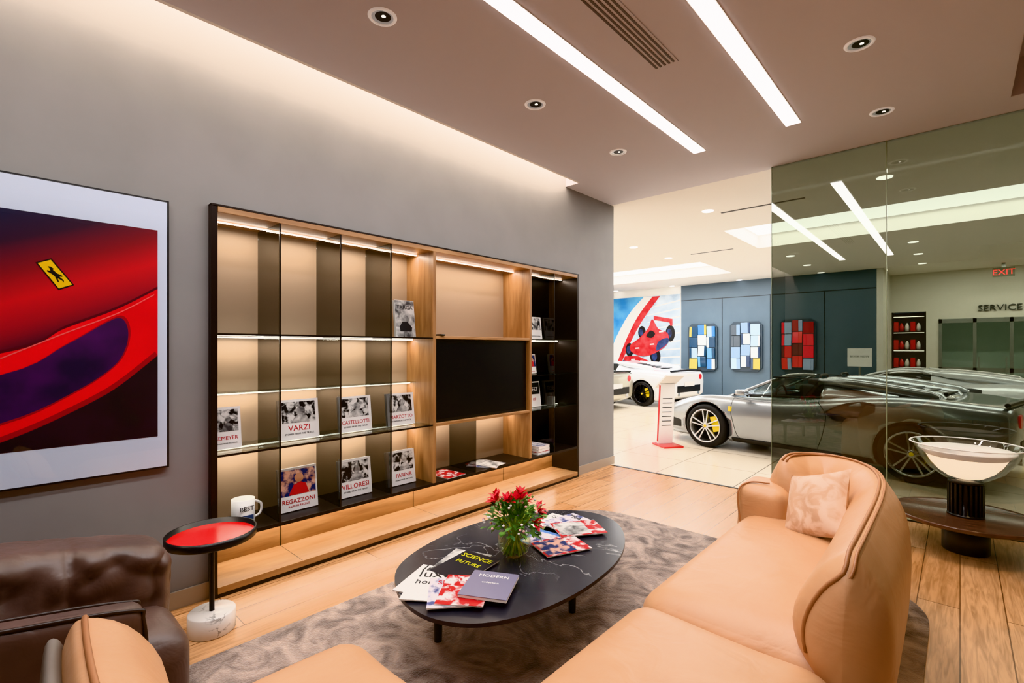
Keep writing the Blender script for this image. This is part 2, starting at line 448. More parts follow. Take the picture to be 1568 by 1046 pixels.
def mosaic(x0, x1, z0, z1, cols, name):
    b = MB(); Y = 13.98
    n = 3; ch = .12*(x1-x0)
    out = [(x0+ch, z0), (x1-ch, z0), (x1, z0+ch), (x1, z1-ch), (x1-ch, z1), (x0+ch, z1), (x0, z1-ch), (x0, z0+ch)]
    b.prism(out, -.008, 0.04, m_pback, Matrix(((1, 0, 0, 0), (0, 0, -1, Y), (0, 1, 0, 0), (0, 0, 0, 1))))
    w = (x1-x0-.08)/n; h = (z1-z0-.12)/4
    for i in range(n):
        for j in range(4):
            zz = z0+.05+j*h+(i % 2)*.06
            h2 = min(h, z1-.02-zz)
            xa = x0+.04+i*w
            t = Matrix.Translation((xa+w/2, Y-.07, zz+h2/2)) @ Matrix.Rotation(random.uniform(-.12, .12), 4, 'Z') @ Matrix.Rotation(random.uniform(-.12, .12), 4, 'X')
            c = random.choice(cols); c2 = random.choice(cols)
            sp_ = random.choice((-.2, .1, .25))
            b.box(-w*.46, w*sp_, -.012, .012, -h2*.47, h2*.47, c, t)
            b.box(w*sp_, w*.46, -.012, .012, -h2*.47, h2*.47, c2 if random.random() < .6 else c, t)
    b.build(name, .006)
m_pback = mat('sample_backing', srgb(52, 66, 78), .3)
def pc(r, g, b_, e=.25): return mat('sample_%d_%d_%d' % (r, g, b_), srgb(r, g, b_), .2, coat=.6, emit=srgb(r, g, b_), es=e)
blues = [pc(110, 175, 215), pc(190, 215, 230), pc(235, 240, 240), pc(60, 130, 190), pc(20, 60, 90), pc(220, 200, 80), pc(160, 200, 220)]
sil = [pc(215, 222, 225), pc(240, 215, 20), pc(190, 196, 200), pc(40, 60, 90), pc(200, 225, 240), pc(70, 80, 90), pc(150, 180, 210)]
reds = [pc(205, 20, 30), pc(150, 10, 20), pc(225, 40, 60), pc(90, 8, 15), pc(140, 160, 190), pc(210, 30, 30)]
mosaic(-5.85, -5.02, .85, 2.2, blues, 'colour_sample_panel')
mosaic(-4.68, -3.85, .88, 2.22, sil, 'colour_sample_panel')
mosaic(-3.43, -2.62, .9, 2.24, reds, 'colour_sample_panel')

# racing poster
b = MB()
PM = Matrix(((1, 0, 0, 0), (0, 0, -1, 14.01), (0, 1, 0, 0), (0, 0, 0, 1)))
def flat(pts, m, d, MM=PM): b.poly([(p[0], p[1], d) for p in pts], m, MM)
m_pblue = noisy('poster_blue', srgb(40, 130, 200), srgb(120, 195, 232), 1.2, rough=.4)
m_pgrey = noisy('poster_track', srgb(150, 165, 180), srgb(205, 215, 222), 2, rough=.4)
m_pred = noisy('poster_red', srgb(170, 18, 28), srgb(222, 44, 48), 5, rough=.4)
m_pnavy = noisy('poster_navy', srgb(24, 30, 60), srgb(50, 70, 120), 6, rough=.4)
x0, x1, z0, z1 = -8.8, -6.12, .4, 3.12
b.box(x0-.02, x1+.01, 14.003, 14.018, z0-.02, z1+.02, m_white)
flat([(x0, z0), (x1, z0), (x1, z1), (x0, z1)], m_pgrey, .012)
flat([(x0, 1.3), (-8.0, 1.5), (-7.3, z1), (x0, z1)], m_pblue, .014)
flat([(x0, z0), (x1, z0), (x1, .85), (-7.4, .72), (x0, 1.0)], m_pblue, .013)
for k in range(9): flat([(-7.2+.02*k, 2.75-.22*k), (x1, 2.95-.24*k), (x1, 2.91-.24*k), (-7.2+.02*k, 2.73-.22*k)], m_white, .0135)
def sband(pts_a, pts_b, m_, d):
    A = catmull([(p[0], p[1], 0) for p in pts_a], 6); B_ = catmull([(p[0], p[1], 0) for p in pts_b], 6)
    flat([(p[0], p[1]) for p in A]+[(p[0], p[1]) for p in B_[::-1]], m_, d)
sband([(-8.6, 1.1), (-8.25, 1.9), (-7.8, 2.6), (-7.3, 3.1)], [(-8.25, 1.0), (-7.9, 1.8), (-7.5, 2.5), (-7.0, 3.1)], m_white, .018)
sband([(-8.25, 1.0), (-7.9, 1.8), (-7.5, 2.5), (-7.0, 3.1)], [(-8.1, 1.0), (-7.72, 1.75), (-7.32, 2.4), (-6.75, 3.1)], m_pred, .018)
def cpoly(pts, m_, d): flat([(p[0], p[1]) for p in catmull([(q[0], q[1], 0) for q in pts], 5, True)], m_, d)
def pwheel(cx, cz, rx, rz):
    flat([(cx+rx*cos(a*pi/8), cz+rz*sin(a*pi/8)) for a in range(16)], m_black, .030)
    flat([(cx-.03+rx*.55*cos(a*pi/8), cz+rz*.55*sin(a*pi/8)) for a in range(16)], m_pnavy, .031)
pwheel(-7.35, 2.0, .13, .2); pwheel(-6.42, 1.95, .15, .25)
cpoly([(-7.7, 1.38), (-7.3, 1.25), (-6.85, 1.38), (-6.5, 1.65), (-6.5, 1.95), (-6.8, 2.1), (-7.0, 2.4), (-7.12, 2.15), (-7.4, 1.85), (-7.75, 1.6)], m_pred, .034)
cpoly([(-6.85, 1.42), (-6.5, 1.65), (-6.5, 1.82), (-6.8, 1.7)], m_pnavy, .036)
cpoly([(-7.2, 1.88), (-7.02, 1.82), (-6.9, 1.95), (-7.05, 2.05)], m_black, .036)
pwheel(-7.78, 1.45, .14, .22); pwheel(-6.9, 1.25, .17, .24)
flat([(-8.0, 1.10), (-7.15, .98), (-7.1, 1.1), (-7.5, 1.26), (-7.95, 1.24)], m_pred, .038)
flat([(-8.02, 1.07), (-7.12, .94), (-7.12, .99), (-8.02, 1.12)], m_pnavy, .040)
flat([(-6.95, 2.5), (-6.35, 2.38), (-6.35, 2.18), (-6.42, 2.18), (-6.44, 2.28), (-6.95, 2.38)], m_pred, .033)
for t_ in ((-7.5, 1.5), (-7.0, 1.62), (-6.7, 2.0), (-7.65, 1.14)):
    flat([(t_[0]-.07, t_[1]-.02), (t_[0]+.07, t_[1]-.01), (t_[0]+.06, t_[1]+.03), (t_[0]-.07, t_[1]+.02)], m_white, .042)
b.build('racing_poster')

# ------------------------------------------------------------------ ceiling fixtures
def strip(name, x, y0, y1, w=.105):
    e = MB()
    e.box(x-w/2-.006, x+w/2+.006, y0-.006, y1+.006, CH-.004, CH+.002, m_white)
    e.box(x-w/2, x+w/2, y0, y1, CH-.008, CH-.003, m_ledw)
    e.build(name)
    area(name+'_light', (x, (y0+y1)/2, CH-.015), w, y1-y0, 11.5*(y1-y0), (1, .975, .985))
strip('linear_ceiling_light', -1.80, -1.2, 4.55)
strip('linear_ceiling_light', -1.01, -1.2, 4.51)
b = MB()
b.box(-1.48, -1.33, .6, 3.02, CH-.006, CH-.001, m_ceil)
for k in range(5): b.box(-1.475+.029*k, -1.475+.029*k+.013, .62, 3.0, CH-.009, CH-.004, m_grey)
b.build('air_vent')
m_ring = mat('downlight_ring', srgb(245, 243, 240), .4, emit=(1, .97, .94, 1), es=.15)
m_refr = mat('downlight_reflector', srgb(200, 200, 200), .25, .8, emit=(1, .95, .9, 1), es=.08)
def downlight(x, y, pw=12, rot=(0, 0)):
    d = MB()
    d.lathe([(.060, -.003), (.063, -.008), (.076, -.006), (.080, .0)], m_ring, (x, y, CH), 32)
    d.lathe([(.061, -.003), (.040, -.0022)], m_refr, (x, y, CH), 32)
    d.lathe([(0, -.003), (.044, -.003)], m_black, (x+.006, y, CH), 24)
    d.lathe([(0, -.004), (.011, -.004)], m_led, (x+.012, y, CH), 24)
    d.build('downlight')
    spot('downlight_spot', (x, y, CH-.03), pw, (1, .9, .78), rot=(rot[0], rot[1], 0), angle=75)
for y in (.2, 1.5, 2.825, 4.04): downlight(-2.37, y, 18, (0, -.3))
for y in (1.2, 2.4, 3.6, 4.75): downlight(-.45, y, 26)
d = MB()
for ix in range(9):
    for iy in range(6):
        x = -8.2+ix*1.9; y = 6.6+iy*1.45
        if any(h[0]-.1 < x < h[1]+.1 and h[2]-.1 < y < h[3]+.1 for h in holes): continue
        d.lathe([(0, 0), (.07, 0), (.075, .005)], m_ledw, (x, y, CH-.006), 20)
d.build('showroom_downlights')
b = MB()
b.box(-3.9, -3.1, 9.4, 9.44, CH-.005, CH-.001, m_grey); b.box(-2.4, -1.4, 6.8, 6.84, CH-.005, CH-.001, m_grey); b.build('air_vent')
area('cove_light', (-3.22, .7, 3.62), .08, 7.5, 150, (1, .85, .71))
for h in holes:
    area('skylight_light', ((h[0]+h[1])/2, (h[2]+h[3])/2, CH+.22), h[1]-h[0]-.1, h[3]-h[2]-.1, 230 if h[0] > -3 else 180, (.97, .98, 1))
area('showroom_area_light', (-2, 6.3, CH-.02), 6, .12, 100, (1, .95, .9))  # plain area lights under the ceiling, no track fittings modelled
area('showroom_area_light', (-3.5, 13.0, CH-.02), 6, .12, 110, (1, .97, .95))
area('showroom_area_light', (1.5, 14.3, CH-.02), 4, .12, 190, (1, .96, .9))  # added light to brighten the service wall and doors, no fixture behind it

# ------------------------------------------------------------------ shelf unit
FX = -3.27; BX = -3.65
shelf = empty('display_shelving_unit', (-3.45, 2.8, 0))
Y0, Y1 = .905, 4.69
ys = [1.304, 1.728, 2.148]
b = MB(); b.box(BX-.03, BX, Y0, Y1, .06, 2.35, m_back); b.build('back_panel', parent=shelf)
b = MB()
b.box(BX, FX, Y0, Y0+.035, 0, 2.365, m_dark)
b.box(BX, FX, Y1-.03, Y1, 0, 2.365, m_dark)
b.box(BX, FX+.005, Y0, Y1, 2.352, 2.365, m_dark)
b.box(BX, FX, Y0+.035, Y1-.03, .335, .36, m_dark)
b.box(BX, BX+.006, 3.85, 4.66, .36, 2.32, m_dark)
b.box(FX-.02, FX+.002, Y0, Y1, 0, .025, m_dark)
b.build('metal_frame', .002, parent=shelf)
b = MB()
b.box(BX, FX+.004, Y0+.035, Y1-.03, 2.318, 2.352, m_woodh)
b.box(BX, FX+.006, Y0+.035, Y1-.03, .025, .065, m_woodh)
b.box(BX, BX+.012, Y0+.035, Y1-.03, .065, .335, m_woodh)
b.box(BX, FX, 2.585, 3.815, 1.58, 1.605, m_woodh)
b.box(BX, FX, 2.585, 3.815, .835, .86, m_woodh)
b.build('wood_horizontals', .002, parent=shelf)
b = MB()
b.box(BX, FX+.002, 2.56, 2.59, .36, 2.32, m_wood)
b.box(BX, FX+.002, 3.81, 3.84, .36, 2.32, m_wood)
for y in (1.45, 2.62, 3.8): b.box(BX+.011, BX+.014, y, y+.004, .065, .335, m_dark)
for y in (1.45, 2.62, 3.8): b.box(BX+.012, FX, y, y+.004, .064, .0655, m_dark)
b.build('wood_verticals', .002, parent=shelf)
b = MB()
for y in ys: b.box(BX+.006, FX-.002, y-.004, y+.004, .36, 2.318, m_smoke)
b.box(BX+.006, FX-.002, 4.224, 4.232, .36, 2.318, m_smoke)
b.box(BX+.006, FX-.002, 3.05, 3.058, .36, .835, m_smoke)
b.build('glass_dividers', parent=shelf)
b = MB()
for z in (1.585, .85): b.box(BX+.006, FX-.002, Y0+.036, 2.558, z-.005, z+.005, m_smoke2)
b.box(BX+.006, BX+.14, Y0+.036, 2.558, 1.2, 1.208, m_smoke2)
for z in (1.59, 1.215, .85): b.box(BX+.008, FX-.002, 3.842, 4.658, z-.005, z+.005, m_smoke2)
b.build('glass_shelves', parent=shelf)
b = MB()
for y in ys+[4.228]: b.box(FX-.006, FX, y-.005, y+.005, .36, 2.318, m_dark)
for z in (1.585, .85): b.box(FX-.006, FX, Y0+.036, 2.558, z-.007, z+.006, m_dark)
b.build('metal_edges', parent=shelf)
b = MB()
leds = [(Y0+.05, 2.55, 2.31, 38), (Y0+.05, 2.55, 1.575, 24), (Y0+.05, 2.55, 1.196, 14), (Y0+.05, 2.55, .84, 26),
        (2.62, 3.8, 2.31, 20), (3.86, 4.64, 2.31, 12), (3.86, 4.64, 1.58, 8), (3.86, 4.64, .84, 7), (2.62, 3.8, .83, 13), (Y0+.05, Y1-.05, .332, 48)]
for y0, y1, z, p in leds:
    x = BX+.10 if z not in (.332, 1.196) else BX+.06
    if z in (2.31,): x = BX+.16
    b.box(x-.006, x+.006, y0, y1, z-.006, z+.002, m_led)
    area('shelf_led_light', (x, (y0+y1)/2, z-.01), .012, y1-y0, p*.30, (1, .88, .73))
b.build('led_strips', parent=shelf)
b = MB()
m_screen = mat('screen', srgb(24, 25, 28), .3, spec=.35)
b.box(FX-.12, FX-.04, 2.60, 3.80, .862, 1.575, m_black); b.box(FX-.041, FX-.038, 2.615, 3.785, .885, 1.565, m_screen)
b.build('television', .004)
b = MB(); b.rbox((FX-.05, 2.66, 1.614), (.07, .02, .008), .006, m_black, 4); b.build('remote_control')

m_skin = mat('skin_print', srgb(205, 150, 120), .5)
def book(y0, y1, z0, z1, title, style=0, x=-3.42, tilt=.12, th=.025):
    b = MB(); w = y1-y0; h = z1-z0
    T = faceX(x, (y0+y1)/2, z0+.003, tilt)
    b.box(-w/2, w/2, 0, h, -th, -.001, m_paper, T)
    b.box(-w/2-.002, w/2+.002, -.0, h+.003, -.001, .001, m_paper, T)
    b.box(-w/2-.002, w/2+.002, -.0, h+.003, -th-.002, -th, m_paper, T)
    b.box(-w/2-.003, -w/2, 0, h, -th, 0, m_paper, T)
    F_ = w*.84
    if style == 0:
        b.box(-w*.42, w*.42, h*.42, h*.95, .001, .002, m_photo, T)
        b.lathe([(0, .0008), (w*.11, .0006)], m_photog, seg=16, M=T @ Matrix.Translation((w*.05, h*.72, .002)))
        b.prism([(-w*.2, h*.43), (w*.26, h*.43), (w*.2, h*.58), (w*.05, h*.64), (-w*.1, h*.58)], .002, .0026, m_photog, T)
        if title: b.text(title, w*.2, m_redink, T @ Matrix.Translation((0, h*.22, .002)), fit=F_)
        b.text('STORIES FROM THE TRACK', w*.06, m_blackink, T @ Matrix.Translation((0, h*.12, .002)), fit=F_)
    elif style == 1:
        b.box(-w/2, w/2, 0, h, .001, .002, m_photog, T)
        b.text(title, w*.26, m_blackink, T @ Matrix.Translation((0, h*.76, .002)), fit=F_)
        b.prism([(-w*.3, h*.15), (w*.3, h*.15), (w*.34, h*.26), (w*.1, h*.42), (-w*.15, h*.42), (-w*.32, h*.28)], .002, .0026, m_blackink, T)
    elif style == 2:
        b.box(-w*.46, w*.46, h*.36, h*.96, .001, .002, m_cover3, T)
        b.prism([(-w*.25, h*.37), (w*.28, h*.37), (w*.2, h*.6), (w*.06, h*.66), (-w*.12, h*.6)], .002, .0026, m_redink, T)
        b.lathe([(0, .0012), (w*.12, .001)], m_skin, seg=16, M=T @ Matrix.Translation((w*.03, h*.76, .002)))
        if title: b.text(title, w*.2, m_redink, T @ Matrix.Translation((0, h*.18, .003)), fit=F_)
        b.text('A LIFE IN RACING', w*.07, m_redink, T @ Matrix.Translation((0, h*.09, .003)), fit=F_)
    elif style == 3:
        b.box(-w*.46, w*.46, h*.5, h*.96, .001, .002, m_black, T)
        b.text(title, w*.3, m_paper, T @ Matrix.Translation((0, h*.62, .003)), fit=F_)
        b.text('OF', w*.2, m_redink, T @ Matrix.Translation((0, h*.25, .003)))
    b.build('book')
book(.955, 1.12, .858, 1.12, 'SEMEYER', 0)
book(1.36, 1.64, .858, 1.135, 'VARZI')
book(1.80, 2.07, .858, 1.125, 'CASTELLOTTI')
book(2.22, 2.48, .858, 1.12, 'MARZOTTO')
book(1.36, 1.63, .362, .655, 'REGAZZONI', 2)
book(1.80, 2.07, .362, .64, 'VILLORESI')
book(2.26, 2.49, .362, .64, 'FARINA')
book(2.30, 2.49, 1.592, 1.90, 'TARGA', 1)
book(3.98, 4.20, 1.597, 1.84, '', 0)
book(3.98, 4.10, 1.222, 1.43, '', 2)
book(3.97, 4.18, .857, 1.13, 'BEST', 3)
b = MB(); b.cyl((-3.42, 4.36), .05, .857, 1.0, m_smoke2, seg=24); b.cyl((-3.42, 4.36), .045, .86, .95, m_paper, seg=24); b.build('drinking_glass')
b = MB()
b.lathe([(0, .002), (.065, .002), (.068, .01), (.068, .165), (.062, .165), (.062, .02), (0, .02)], m_paper, (-3.42, 1.13, .36), 32)
b.tube(catmull([(-3.42, 1.195, .39), (-3.42, 1.235, .41), (-3.42, 1.24, .47), (-3.42, 1.195, .50)], 5), .008, m_paper)
b.text('BEST', .04, m_blackink, faceX(-3.349, 1.13, .46)); b.box(-3.353, -3.35, 1.09, 1.17, .40, .43, mat('blue_ink', srgb(60, 80, 120), .5))
b.build('printed_mug')
def lying(x, y, z, w, h, rot, m, name='magazine', th=.006, accent=None, txt=None, tm=None, ts=.05, sub=None):
    b = MB(); T = Matrix.Translation((x, y, z)) @ Matrix.Rotation(rot, 4, 'Z')
    b.box(-w/2, w/2, -h/2, h/2, 0, th*.85, m_paper, T)
    b.box(-w/2-.001, w/2+.001, -h/2-.001, h/2+.001, th*.85, th, m, T)
    if accent: b.box(-w*.44, w*.44, -h*.46, h*.18, th, th+.0006, accent, T)
    if txt: b.text(txt, ts, tm, T @ Matrix.Translation((0, h*.26, th+.001)), .0003, fit=w*.86)
    if sub: b.text(sub, ts*.6, tm, T @ Matrix.Translation((0, h*.02, th+.001)), .0003, fit=w*.8)
    return b.build(name)
lying(-3.42, 3.3, .361, .23, .3, -1.0, m_cover2); lying(-3.41, 3.33, .369, .22, .3, -1.4, m_photog)
lying(-3.42, 2.82, .361, .22, .28, -1.5, m_cover)
for k in range(3): lying(-3.42, 4.08, .361+k*.03, .2, .24, -1.57+.05*k, [m_cover, m_paper, m_cover2][k], 'book', .028)

# ------------------------------------------------------------------ wall art
b = MB()
b.box(WL+.001, -3.285, -1.55, .70, .83, 2.33, m_black)
b.box(-3.285, -3.283, -1.54, .69, .84, 2.32, mat('mat_board', srgb(214, 224, 244), .5))
m, nt, bs = newmat('print_gradient'); N = nt.nodes; Lk = nt.links
tc = N.new('ShaderNodeTexCoord'); sp = N.new('ShaderNodeSeparateXYZ'); Lk.new(tc.outputs['Object'], sp.inputs[0])
ma = N.new('ShaderNodeMath'); ma.operation = 'MULTIPLY_ADD'; ma.inputs[1].default_value = .45
Lk.new(sp.outputs[1], ma.inputs[0])
mz = N.new('ShaderNodeMath'); mz.operation = 'MULTIPLY'; mz.inputs[1].default_value = -1.0; Lk.new(sp.outputs[2], mz.inputs[0])
Lk.new(mz.outputs[0], ma.inputs[2])
mr = N.new('ShaderNodeMapRange'); mr.inputs['From Min'].default_value = -2.12; mr.inputs['From Max'].default_value = -1.46
Lk.new(ma.outputs[0], mr.inputs[0])
r = N.new('ShaderNodeValToRGB'); e = r.color_ramp.elements
e[0].position = 0; e[0].color = srgb(20, 20, 58); e[1].position = 1; e[1].color = srgb(90, 2, 30)
for ps, cl in ((.22, (50, 8, 40)), (.45, (140, 2, 20)), (.66, (215, 6, 22)), (.85, (170, 0, 24))):
    x = e.new(ps); x.color = srgb(*cl)
Lk.new(mr.outputs[0], r.inputs[0]); Lk.new(r.outputs[0], bs.inputs['Base Color']); bs.inputs['Roughness'].default_value = .5
def ax(pts, m_, d): b.poly([(d, p[0], p[1]) for p in pts], m_)
ax([(-1.49, 1.01), (.646, 1.01), (.646, 2.155), (-1.49, 2.155)], m, -3.282)
m_bred = noisy('art_red', srgb(214, 2, 18), srgb(255, 16, 26), 1.6, rough=.35, lo=.38, hi=.56, detail=2); m_pur = noisy('art_grille', srgb(24, 14, 52), srgb(74, 22, 90), 5, rough=.5)
m_adark = noisy('art_shadow', srgb(10, 10, 14), srgb(40, 24, 34), 5, rough=.5)
m_dline = mat('art_dark_red', srgb(90, 0, 20), .4)
m_dred = mat('art_deep_red', srgb(170, 0, 18), .4)
up = catmull([(-1.49, 1.25, 0), (-.8, 1.32, 0), (.043, 1.475, 0), (.268, 1.60, 0), (.474, 1.71, 0), (.646, 1.83, 0)], 8)
lo = catmull([(.646, 1.46, 0), (.50, 1.32, 0), (.394, 1.24, 0), (.2, 1.13, 0), (.043, 1.06, 0), (-.1, 1.012, 0)], 8)
ax([(p[0], p[1]+.014) for p in up]+[(p[0], p[1]-.01) for p in up[::-1]], m_dline, -3.2812)
ax([(p[0], p[1]) for p in up]+[(p[0], p[1]) for p in lo]+[(-1.49, 1.012)], m_bred, -3.281)
ax([(p[0], p[1]) for p in lo][::-1]+[(.646, 1.012)], m_adark, -3.2805)
ax([(p[0], p[1]) for p in lo]+[(p[0]-.012, p[1]+.022) for p in lo[::-1]], m_dred, -3.2800)
gr = catmull([(-1.4, 1.12, 0), (-.6, 1.25, 0), (.043, 1.375, 0), (.268, 1.515, 0), (.42, 1.63, 0), (.485, 1.66, 0), (.515, 1.60, 0), (.505, 1.50, 0), (.45, 1.40, 0), (.30, 1.28, 0), (.043, 1.15, 0), (-.5, 1.03, 0), (-1.4, 1.03, 0)], 5, True)
ax([(.2+(p[0]-.2)*1.03, 1.4+(p[1]-1.4)*1.05) for p in gr], m_dred, -3.2800)
ax([(p[0], p[1]) for p in gr], m_pur, -3.2796)
m_hl = mat('art_highlight', srgb(255, 110, 110), .4)
hl = catmull([(.043, 1.455, 0), (.268, 1.58, 0), (.474, 1.69, 0), (.63, 1.80, 0)], 6)
ax([(p[0], p[1]) for p in hl]+[(p[0], p[1]-.007) for p in hl[::-1]], m_hl, -3.2792)
ax([(.161, 1.915), (.216, 1.942), (.30, 1.818), (.242, 1.788)], m_black, -3.2796)
ax([(.168, 1.912), (.214, 1.934), (.292, 1.82), (.243, 1.796)], mat('badge_yellow', srgb(250, 200, 20), .3), -3.279)
BU = Vector((.292-.214, 1.82-1.934)); BV = Vector((.214-.168, 1.934-1.912))
def bp_(u, v):
    q = Vector((.168, 1.912))+BU*u+BV*v; return (q.x, q.y)
ax([bp_(.18, .45), bp_(.22, .62), bp_(.32, .70), bp_(.34, .58), bp_(.5, .66), bp_(.62, .86), bp_(.66, .78), bp_(.62, .62), bp_(.78, .7), bp_(.86, .58), bp_(.76, .56), bp_(.66, .42), bp_(.80, .3), bp_(.78, .22), bp_(.58, .34), bp_(.46, .28), bp_(.34, .12), bp_(.30, .2), bp_(.36, .36), bp_(.28, .44)], m_black, -3.2785)
b.box(-3.276, -3.274, -1.54, .69, .84, 2.32, m_clear)
b.build('framed_artwork', normals=False)

# ------------------------------------------------------------------ rug
b = MB()
def rrect(x0, x1, y0, y1, r, n=12):
    out = []
    for cx, cy, a0 in ((x1-r, y1-r, 0), (x0+r, y1-r, 90), (x0+r, y0+r, 180), (x1-r, y0+r, 270)):
        for k in range(n+1):
            a = radians(a0+90*k/n); out.append((cx+r*cos(a), cy+r*sin(a)))
    return out
b.prism(rrect(-2.64, -.12, .1, 3.86, .45), .001, .022, m_rug)
b.build('area_rug', .006)

# ------------------------------------------------------------------ coffee table
ct = [(-2.01, 1.34), (-2.13, 1.45), (-2.22, 1.64), (-2.275, 1.91), (-2.27, 2.19), (-2.2, 2.45), (-2.06, 2.67), (-1.86, 2.80), (-1.64, 2.76),
      (-1.45, 2.55), (-1.33, 2.26), (-1.29, 1.93), (-1.31, 1.66), (-1.37, 1.47), (-1.47, 1.33), (-1.63, 1.25), (-1.83, 1.26)]
cs = catmull([(p[0], p[1], 0) for p in ct], 5, True)
b = MB()
b.prism([(p[0], p[1]) for p in cs], .362, .38, m_marbleb, smooth=True)
cx, cy = -1.79, 1.98
b.prism([(cx+(p[0]-cx)*.8, cy+(p[1]-cy)*.8) for p in cs], .345, .362, m_black)
for x, y in ((-1.94, 1.55), (-1.60, 2.23), (-2.02, 2.38)):
    b.cyl((x, y), .020, .022, .345, m_black, .026, 20)
b.tube([(-1.94, 1.55, .335), (-1.60, 2.23, .335), (-2.02, 2.38, .335)], .012, m_black, closed=True)
b.build('coffee_table', .003)
TZ = .381
m_dk = mat('dark_cover', srgb(34, 36, 46), .3)
m_yel = mat('yellow_ink', srgb(225, 225, 20), .4)
m_lilac = mat('lilac_grey_cover', srgb(124, 120, 142), .3)
lying(-1.88, 1.44, TZ, .21, .28, .40, m_paper, th=.006, txt='luxe', tm=m_blackink, ts=.10, sub='homes')
lying(-1.82, 1.41, TZ+.007, .21, .28, .65, m_paper, th=.006, txt='luxe', tm=m_blackink, ts=.10, sub='homes')
lying(-1.90, 1.665, TZ, .22, .30, .35, m_photog, th=.008)
lying(-1.85, 1.655, TZ+.009, .22, .29, .15, m_dk, txt='SCIENCE', tm=m_yel, ts=.07, sub='FUTURE', th=.008)
lying(-1.69, 1.43, TZ+.014, .21, .27, .85, m_cover2, txt='SPEED', tm=m_redink, ts=.05)
lying(-1.65, 1.47, TZ+.021, .21, .27, .65, m_cover, txt='SCUDERIA', tm=m_paper, ts=.04)
lying(-1.58, 1.56, TZ+.028, .22, .24, .5, m_lilac, txt='MODERN', tm=m_paper, ts=.035, sub='collection', th=.014)
lying(-1.90, 2.46, TZ, .22, .29, .1, m_paper, txt='GRAN', tm=m_blackink, ts=.06)
lying(-1.83, 2.51, TZ+.007, .22, .29, -.2, m_cover2, txt='TRACK', tm=m_blackink, ts=.06)
lying(-1.72, 2.46, TZ+.014, .22, .29, -.6, m_cover, accent=m_photog)
lying(-1.78, 2.24, TZ, .22, .29, .1, mat('blue_cover', srgb(90, 130, 190), .3), accent=m_cover2)
lying(-1.65, 2.19, TZ+.007, .21, .28, -.4, m_cover, accent=m_cover3)

# flowers
vs = (-1.77, 1.935, TZ)
flow = empty('flower_vase', vs)
b = MB(); m_vase = glass('vase_glass', (.95, .97, .86, 1), 1.5)
b.lathe([(0, .004), (.05, .004), (.078, .03), (.092, .07), (.086, .11), (.066, .138), (.062, .138), (.08, .11), (.086, .07), (.07, .03), (0, .012)], m_vase, vs, 40)
b.build('glass_bowl', parent=flow)
b = MB(); m_stem = mat('stems', srgb(120, 160, 50), .5); m_leaf = noisy('leaves', srgb(36, 92, 34), srgb(120, 165, 80), 20, rough=.5)
m_water = mat('stem_mass', srgb(190, 200, 90), .4)
for k in range(46):
    a = random.random()*2*pi; r0 = .06*random.random()+.01; r1 = .03*random.random()
    b.tube([(vs[0]+r0*cos(a), vs[1]+r0*sin(a), vs[2]+.02), (vs[0]+r1*cos(a+1), vs[1]+r1*sin(a+1), vs[2]+.12), (vs[0]+.1*cos(a+1.5)*random.random(), vs[1]+.1*sin(a+1.5), vs[2]+.22)], .003, random.choice([m_stem, m_water]), 5)
b.build('stems', parent=flow)
b = MB(); m_petal = noisy('red_petals', srgb(185, 6, 24), srgb(228, 30, 52), 30, rough=.45)
m_pink = mat('pale_petals', srgb(240, 190, 190), .5)
def leafshape(o, d, L, w, m_):
    d = d.normalized(); s_ = d.cross(Vector((0, 0, 1)))
    if s_.length < .1: s_ = Vector((1, 0, 0))
    s_.normalize(); n_ = s_.cross(d)
    pts = []
    for t, ww, c in ((0, .1, 0), (.3, .9, .06), (.6, 1, .08), (.85, .55, .04), (1, .03, -.02)):
        pc_ = o+d*L*t+n_*c*L
        pts += [pc_-s_*w*ww, pc_-n_*w*.25*ww, pc_+s_*w*ww]
    fs = []
    for i in range(4):
        for j in range(2): fs.append((i*3+j, i*3+j+1, i*3+3+j+1, i*3+3+j))
    b.add(pts, fs, m_, True)
C = Vector(vs)+Vector((0, 0, .19))
for k in range(380):
    th = random.random()*2*pi; ph = random.uniform(-.5, 1.35)
    d = Vector((cos(th)*cos(ph), sin(th)*cos(ph), sin(ph)))
    o = C+Vector((d.x*.145, d.y*.145, d.z*.10))*random.uniform(.3, 1.05)
    leafshape(o, d+Vector((random.uniform(-.6, .6), random.uniform(-.6, .6), random.uniform(-.3, .5))), random.uniform(.03, .06), random.uniform(.006, .015), m_leaf)
for k in range(14):
    th = k*2.4; ph = .15+1.25*((k*.37) % 1)
    d = Vector((cos(th)*cos(ph), sin(th)*cos(ph), sin(ph)))
    o = C+Vector((d.x*.16, d.y*.16, d.z*.15))*random.uniform(.8, 1.0)
    a1 = d.orthogonal().normalized(); a2 = d.cross(a1)
    for q in range(7):
        an = q*2*pi/7; leafshape(o, d*random.uniform(.6, 1.4)+a1*cos(an)+a2*sin(an), .055, .013, m_petal)
for k in range(60):
    th = random.random()*2*pi; ph = random.uniform(-.2, 1.2); R = random.uniform(.14, .19)
    o = C+Vector((cos(th)*cos(ph)*R, sin(th)*cos(ph)*R, sin(ph)*R*.8))
    b.lathe([(0, -.007), (.006, -.003), (.007, .003), (0, .008)], [m_paper, m_leaf, m_pink][k % 3], o, 8)
b.build('blooms', parent=flow, normals=False)

